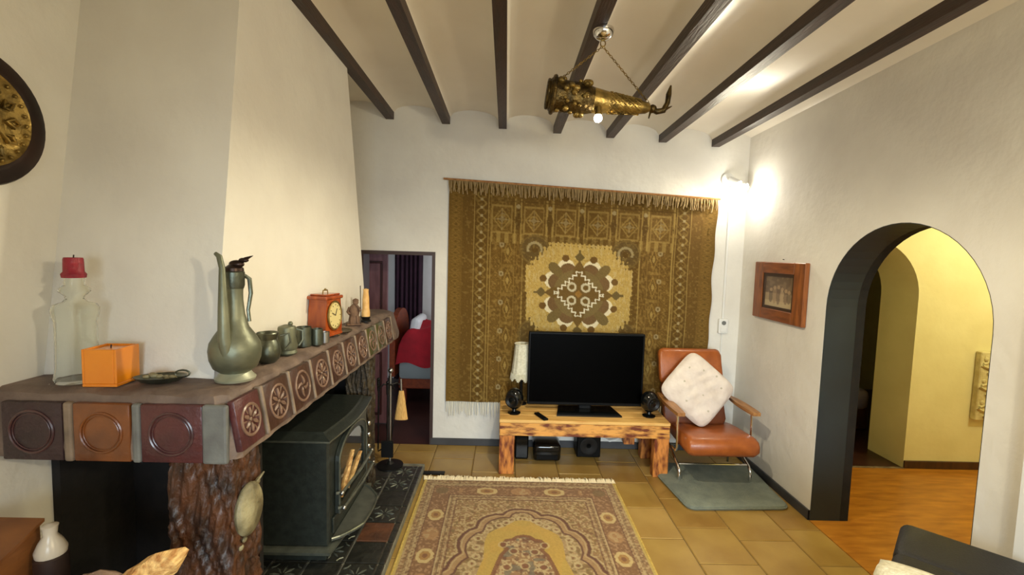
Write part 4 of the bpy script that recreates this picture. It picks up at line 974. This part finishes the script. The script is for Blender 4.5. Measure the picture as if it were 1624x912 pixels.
# seat: front rolls over
def cushion(x0, x1, prof, name, mm):
    """closed side profile (y,z) swept across x with rounded ends"""
    g = G(o); n = len(prof); cy = sum(p[0] for p in prof)/n; cz = sum(p[1] for p in prof)/n; rings = []
    for x, k in ((x0, .80), (x0+.012, .93), (x0+.035, 1), (x1-.035, 1), (x1-.012, .93), (x1, .80)): rings.append([(x, cy+(y-cy)*(k if k > .9 else .93), cz+(z-cz)*k) for y, z in prof])
    g.add([p for r in rings for p in r], [(i*n+j, i*n+(j+1) % n, (i+1)*n+(j+1) % n, (i+1)*n+j) for i in range(5) for j in range(n)]+[list(range(n))[::-1], [5*n+j for j in range(n)]])
    return g.obj(name, mm, t, smooth='all')
seat = [(3.62, .30), (3.45, .285), (3.25, .275), (3.17, .28), (3.145, .31), (3.145, .36), (3.165, .395), (3.21, .412), (3.32, .405), (3.5, .39), (3.62, .375)]
cushion(1.355, 1.865, seat, 'seat', 'leather_tan')
back = [(3.56, .35), (3.54, .40), (3.60, .55), (3.655, .70), (3.70, .71), (3.72, .66), (3.66, .50), (3.62, .36)]
cushion(1.31, 1.80, back, 'backrest', 'leather_brown')
head = [(3.645, .67), (3.64, .72), (3.685, .86), (3.70, .93), (3.73, .955), (3.765, .94), (3.765, .88), (3.73, .74), (3.70, .67)]
cushion(1.292, 1.805, head, 'headrest', 'leather_tan')
for x, ya, yb_ in ((AXL, 3.20, 3.70), (AXR, 3.24, 3.66)):
    g = G(o); N = 12; pts = [(x, ya+(yb_-ya)*k/N) for k in range(N+1)]; vs = []
    prof = [.012+.026*math.sin(PI*min(1, .14+.9*k/N))**.6 for k in range(N+1)]
    pl = [(x-prof[k], pts[k][1]) for k in range(N+1)]+[(x+prof[k], pts[k][1]) for k in range(N, -1, -1)]
    g.prism(pl, .560, .585, 'z'); g.obj('armrest', 'arm_wood', t)
    g = G(o); g.tube([(x, ya+.07, .562), (x+.006, ya+.075, .45), (x+.012, ya+.08, .30), (x+.014, ya+.10, .265), (x+.02, ya+.2, .255)], .0095, 8); g.obj('arm_post', 'chrome', t, smooth=True)
for x in (1.352, 1.893):
    g = G(o); g.tube([(x, 3.31, MZ), (x, 3.31, .10), (x-.002, 3.335, .135), (x-.006, 3.40, .165), (x-.012, 3.56, .24), (x-.012, 3.60, .235), (x-.010, 3.63, .20), (x-.010, 3.64, MZ if x < 1.9 else MZ)], .011, 10); g.obj('base_tube', 'chrome', t, smooth=True)
for y, z in ((3.345, .140), (3.52, .222)):
    g = G(o); g.tube([(1.352, y, z), (1.893, y, z)], .008, 8); g.obj('cross_bar', 'chrome', t, smooth=True)
g = G(o); g.box((1.39, 3.24, .262), (1.83, 3.58, .282), bev=.004); g.obj('seat_pan', 'iron', t)
# diamond pillow
t = thing('throw_pillow', 'white square pillow set on its corner on the tan chair', 'pillow', (1.545, 3.46, .41))
Mp = T(1.545, 3.522, .672) @ Rot('X', -20) @ Rot('Y', 43)
h_ = .228; o = t.location
def pil(side):
    def f(u, v):
        a, b = u*2-1, v*2-1; e = (1-a**4)*(1-b**4); th_ = .070*max(0, e)**.55; k = 1-.07*(1-abs(a))*0-.06*(1-a*a)*(b*b)*0
        pin = 1-.055*(1-a*a) if abs(b) > .999 else 1
        rc = 1-.13*(abs(a)*abs(b))**4; x = a*h_*(1.02-.02*(1-b*b)*a*a)*rc; z = b*h_*(1.02-.02*(1-a*a)*b*b)*rc
        w_ = .009*math.sin(a*4+b*6+1.5*math.sin(b*3))*e+.005*math.sin(a*13-b*8+2*math.sin(a*4))*e
        return Mp @ Vector((x, side*(th_+w_), z))
    return f
g = G(o); g.grid(28, 28, pil(-1)); g.grid(28, 28, pil(1)); g.obj('cover', 'pillow_cloth', t, smooth='all')
for k, (a, b) in enumerate(((-.3, .55), (.5, .5), (.2, -.1), (-.55, -.2), (.65, -.4), (-.1, -.65), (.15, .72), (-.7, .3))):
    g = G(o); p = Mp.inverted() @ pil(-1)((a+1)/2, (b+1)/2); M2 = Mp @ T(p.x, p.y-.0005, p.z) @ Rot('X', 90) @ Rot('Z', 40*k)
    g.lathe([(.009, -.002), (.009, .001)], (0, 0, 0), 5, M=M2); g.obj('printed_motif', 'pillow_print', t)

# ------------------------------------------------------------------ sconce, conduit, socket, picture on the right
t = thing('wall_spotlight', 'white twin wall spotlight in the corner above the tapestry', 'wall lamp', (1.872, YB, 2.38)); o = t.location
g = G(o); g.lathe([(.055, 0), (.055, .014), (.04, .022), (.012, .024)], (1.872, YB, 2.385), 26, M=Rot('X', 90)); g.obj('wall_plate', 'white_paint', t, smooth=True)
g = G(o); g.tube([(1.872, YB-.02, 2.385), (1.885, YB-.06, 2.37), (1.90, YB-.09, 2.345)], .010, 8); g.obj('arm', 'white_paint', t, smooth=True)
hd = Vector((.35, -.55, -.50)).normalized(); q = hd.to_track_quat('Z', 'Y').to_matrix().to_4x4(); hp0 = Vector((1.89, YB-.085, 2.36))
g = G(o); g.lathe([(.014, -.05), (.022, -.045), (.026, 0), (.034, .04), (.034, .05), (.031, .05), (.022, .01), (.004, .0)], hp0, 22, M=q); g.obj('lamp_head', 'white_paint', t, smooth=True)
g = G(o); g.ball(hp0+hd*.042, .024, u=16, v=10); g.obj('bulb', 'bulb', t, smooth=True)
hd2 = Vector((.62, -.75, -.22)).normalized(); q2 = hd2.to_track_quat('Z', 'Y').to_matrix().to_4x4(); hp2 = Vector((1.945, YB-.10, 2.315))
g = G(o); g.tube([(1.89, YB-.08, 2.365), (1.92, YB-.09, 2.34), (1.94, YB-.09, 2.32)], .008, 8); g.obj('arm', 'white_paint', t, smooth=True)
g = G(o); g.lathe([(.014, -.045), (.022, -.04), (.026, 0), (.033, .035), (.033, .045), (.030, .045), (.022, .01), (.004, .0)], hp2, 22, M=q2); g.obj('lamp_head', 'white_paint', t, smooth=True)
g = G(o); g.ball(hp2+hd2*.038, .023, u=16, v=10); g.obj('bulb', 'bulb', t, smooth=True)
sl = light('sconce_light', 'SPOT', hp0+hd*.075, 48, (1.0, .90, .66), .03, None, None, math.radians(140), .7)
sl.rotation_euler = Vector((-.80, -.55, -.36)).to_track_quat('-Z', 'Y').to_euler()
light('sconce_glow', 'POINT', (1.86, 3.70, 2.22), 4, (1.0, .95, .84), .035)
t = thing('cable_conduit', 'white cable conduit running down the wall corner', 'conduit', (1.902, YB, .06)); o = t.location
g = G(o); g.box((1.893, YB-.014, 1.19), (1.911, YB, 2.33), bev=.003); g.obj('upper_duct', 'white_paint', t)
g = G(o); g.box((1.897, YB-.012, .07), (1.907, YB, 1.06), bev=.003); g.obj('lower_duct', 'white_paint', t)
t = thing('light_switch', 'white surface mounted switch box on the conduit', 'switch', (1.902, YB, 1.06)); o = t.location
g = G(o); g.box((1.862, YB-.034, 1.06), (1.942, YB, 1.19), bev=.008, seg=2); g.obj('box', 'white_paint', t)
g = G(o); g.box((1.875, YB-.040, 1.075), (1.929, YB-.034, 1.12), bev=.003); g.obj('rocker', 'white_paint', t)
g = G(o); g.lathe([(.018, 0), (.018, .006), (.014, .004)], (1.902, YB-.034, 1.155), 18, M=Rot('X', 90)); g.obj('socket', 'joint_grey', t)

t = thing('framed_picture', 'sepia photograph in wide wooden frame on right wall', 'picture', (XR, 3.335, 1.46)); o = t.location
fy0, fy1, fz0, fz1 = 3.035, 3.655, 1.255, 1.695; fw = .105; X0, X1 = XR-.034, XR-.001
for lo, hi, mm in (((fy0, fz0), (fy0+fw+.015, fz1), 'frame_wood'), ((fy1-fw-.01, fz0), (fy1, fz1), 'frame_wood'), ((fy0+fw+.015, fz0), (fy1-fw-.01, fz0+.085), 'frame_wood_h'), ((fy0+fw+.015, fz1-.085), (fy1-fw-.01, fz1), 'frame_wood_h')):
    g = G(o); g.box((X0, lo[0], lo[1]), (X1, hi[0], hi[1]), bev=.005); g.obj('frame_board', mm, t)
iy0, iy1, iz0, iz1 = fy0+fw+.015, fy1-fw-.01, fz0+.085, fz1-.085
for lo, hi in (((iy0, iz0), (iy0+.022, iz1)), ((iy1-.022, iz0), (iy1, iz1)), ((iy0+.022, iz0), (iy1-.022, iz0+.022)), ((iy0+.022, iz1-.022), (iy1-.022, iz1))):
    g = G(o); g.box((X0+.008, lo[0], lo[1]), (X1, hi[0], hi[1]), bev=.002); g.obj('inner_moulding', 'frame_dark', t)
def photo_col(U, V):
    n = vnoise(U*10+3, V*10+3, 1.2, 31); col = np.ones(U.shape+(3,))*L_((120, 98, 70)); col = paint(col, n > .5, (92, 72, 48), .6); col = paint(col, V > .55, (168, 146, 108), .8); col = paint(col, (V > .8), (186, 166, 126), .7)
    for cx, hgt, c in ((.22, .5, (70, 52, 36)), (.36, .62, (150, 122, 88)), (.5, .66, (88, 64, 44)), (.63, .58, (174, 150, 114)), (.76, .5, (104, 80, 56)), (.87, .42, (80, 62, 44))):
        by = .88-(cx-.5)**2*.4; col = paint(col, ((U-cx)/.075)**2+((V-by+hgt*.35)/(hgt*.42))**2 < 1, c, .6); col = paint(col, np.hypot((U-cx)/.05, (V-by+hgt*.80)/.065) < 1, (182, 152, 112), .6)
    return col
cloth_sheet(70, 60, lambda U, V: np.stack([np.full(U.shape, X0+.018), iy1-.022-(iy1-iy0-.044)*U, iz1-.022-(iz1-iz0-.044)*V], -1), photo_col, 'photo_print', t, o, 'print_photo')
g = G(o); g.box((X0+.019, iy0+.01, iz0+.01), (X1, iy1-.01, iz1-.01)); g.obj('backing', 'frame_dark', t)
g = G(o); g.tube([(XR-.001, 3.33, 1.715), (XR-.012, 3.33, 1.717)], .003, 6); g.obj('nail', 'iron', t)

# ------------------------------------------------------------------ ceiling lamp of ornate brass
LY = 2.2
t = thing('ceiling_lamp', 'ornate brass ceiling lamp hanging by chains from a beam', 'ceiling lamp', (.42, LY, zb(.42, LY)-.05)); o = t.location
zc = zb(.42, LY)
g = G(o); g.lathe([(.048, 0), (.05, -.01), (.044, -.03), (.028, -.045), (.006, -.05)], (.425, LY, zc), 26); g.obj('canopy', 'chrome', t, smooth=True)
g = G(o); g.tube([(.425+.012*math.cos(a), LY, zc-.065+.014*math.sin(a)) for a in [i*PI/6 for i in range(12)]], .003, 6, closed=True); g.obj('ring', 'brass', t, smooth=True)
axis0, axis1 = Vector((.20, LY, 2.455)), Vector((.665, LY, 2.405)); d = (axis1-axis0); q = d.to_track_quat('Z', 'Y').to_matrix().to_4x4(); LL = d.length
rp_ = [(.030, -.035), (.058, -.03), (.075, -.012), (.079, .01), (.072, .03), (.070, .10), (.066, .16), (.058, .19), (.050, .25), (.040, .33), (.032, .41), (.026, .445), (.016, .46), (.012, LL)]
g = G(o); g.lathe(rp_[:8], axis0, 30, M=q); g.obj('drum', 'brass_dark', t, smooth=True)
g = G(o); g.lathe(rp_[7:], axis0, 26, M=q); g.obj('tapered_body', 'brass', t, smooth=True)
g = G(o); g.tube([axis0+q @ Vector((.079*math.cos(a), .079*math.sin(a), 0)) for a in [i*PI/16 for i in range(32)]], .011, 8, closed=True); g.tube([axis0+q @ Vector((.062*math.cos(a), .062*math.sin(a), -.026)) for a in [i*PI/16 for i in range(32)]], .008, 8, closed=True); g.obj('end_rings', 'brass_dark', t, smooth=True)
g = G(o); rr = random.Random(2)
for k in range(46):
    a = rr.uniform(0, 2*PI); z = rr.uniform(.02, .16); R_ = .074; g.ball(axis0+q @ Vector((R_*math.cos(a), R_*math.sin(a), z)), rr.uniform(.009, .02), 0, (1, 1, .8), 9, 6)
stuff(g.obj('flower_bosses', 'brass', t, smooth=True))
g = G(o)
for k in range(9):
    for w_ in range(8):
        a = w_*PI/4+k*.3; z = .27+.017*k; R_ = .048-.10*(z-.25); g.tube([axis0+q @ Vector(((R_+.003)*math.cos(a+da), (R_+.003)*math.sin(a+da), z+dz_)) for da, dz_ in ((-.28, -.006), (-.05, .007), (.2, -.004), (.3, .008))], .003, 5)
stuff(g.obj('raised_scrolls', 'brass', t, smooth=True))
tip = axis1
g = G(o); g.tube([tip, tip+Vector((.03, 0, -.012)), tip+Vector((.06, 0, -.006)), tip+Vector((.078, 0, .03)), tip+Vector((.082, 0, .07)), tip+Vector((.09, 0, .11))], [.012, .014, .014, .012, .013, .004], 10); g.ball(tip+Vector((.008, 0, 0)), .02, u=12, v=8); g.tube([tip+Vector((.07, 0, .0)), tip+Vector((.1, 0, .015))], [.008, .002], 6); g.tube([tip+Vector((.0, 0, -.01)), tip+Vector((-.008, 0, -.045))], [.006, .003], 6); g.obj('horn_finial', 'brass_dark', t, smooth=True)
def chain(p, q_, n):
    g = G(o); p = Vector(p); q_ = Vector(q_)
    dd = (q_-p); L = dd.length; dirn = dd.normalized(); sd = Vector((0, 1, 0)); up = dirn.cross(sd)
    for k in range(n):
        c = p+dd*((k+.5)/n); w_ = sd if k % 2 else up; hl = L/n*.62
        g.tube([c+dirn*hl*math.cos(a)+w_*.0045*math.sin(a) for a in [i*PI/4 for i in range(8)]], .0016, 4, closed=True)
    return g.obj('chain', 'brass', t)
chain((.425, LY, zc-.078), (.66, LY, 2.425), 26); chain((.425, LY, zc-.078), (.235, LY, 2.53), 20)
bp_ = Vector((.41, LY-.035, 2.365))
g = G(o); g.lathe([(.012, .03), (.016, .0), (.018, -.008)], bp_, 16); g.obj('bulb_socket', 'brass', t, smooth=True)
g = G(o); g.ball(bp_+Vector((0, 0, -.022)), .019, u=14, v=10); g.obj('bulb', 'bulb', t, smooth=True)
light('ceiling_lamp_light', 'SPOT', bp_+Vector((0, -.005, -.05)), 72, (1.0, .88, .62), .03, (0, 0, 0), None, math.radians(179), .45)

# ------------------------------------------------------------------ black armchair corner, bottom right
ca, sa = math.cos(math.radians(-40)), math.sin(math.radians(-40))
t = thing('black_armchair', 'black leather armchair at the lower right corner', 'armchair', (1.735, 1.862, 0), math.radians(-46))
# local: x along the back (to the right), -y towards the front
g = G(); g.box((0, -.30, .10), (.42, 0, .605), bev=.035, seg=4); g.obj('backrest', 'leather_black', t, smooth=True)
g = G(); g.box((-.0, -.78, .10), (.22, -.27, .600), bev=.035, seg=4); g.obj('armrest', 'leather_black', t, smooth=True)
g = G(); g.box((.21, -.78, .10), (.45, -.28, .42), bev=.05, seg=4); g.obj('seat', 'leather_black', t, smooth=True)
for x, y in ((.03, -.06), (.03, -.72)):
    g = G(); g.lathe([(.018, 0), (.024, .10)], (x, y, 0), 12); g.obj('leg', 'wick', t, smooth=True)
th = thing('throw_blanket', 'cream blanket draped over the black armchair armrest', 'blanket', (1.735, 1.862, 0), math.radians(-46))
def thr(u, v):
    x = -.02+.20*u; y = -.79+.36*v; s_ = abs(2*u-1)
    z = .605-.0*u
    path = u*3-.9
    if path < 0: px, pz = -.018, .605+path*.25
    elif path < 1.2: px, pz = -.018+.255*path/1.2, .612+.014*math.sin(PI*path/1.2)
    else: px, pz = .237, .605-(path-1.2)*.2
    return (px+.004*math.sin(v*22), y, pz+.004*math.sin(v*15+u*6))
g = G(); g.grid(36, 24, thr); b = g.obj('cloth', 'cream_fabric', th, smooth='all'); m = b.modifiers.new('thick', 'SOLIDIFY'); m.thickness = .012; m.offset = 1
g = G()
for k in range(24): g.tube([(-.024, -.79+.0115*k, .37), (-.026, -.79+.0115*k, .33)], .003, 4)
stuff(g.obj('fringe', 'cream_fabric', th))
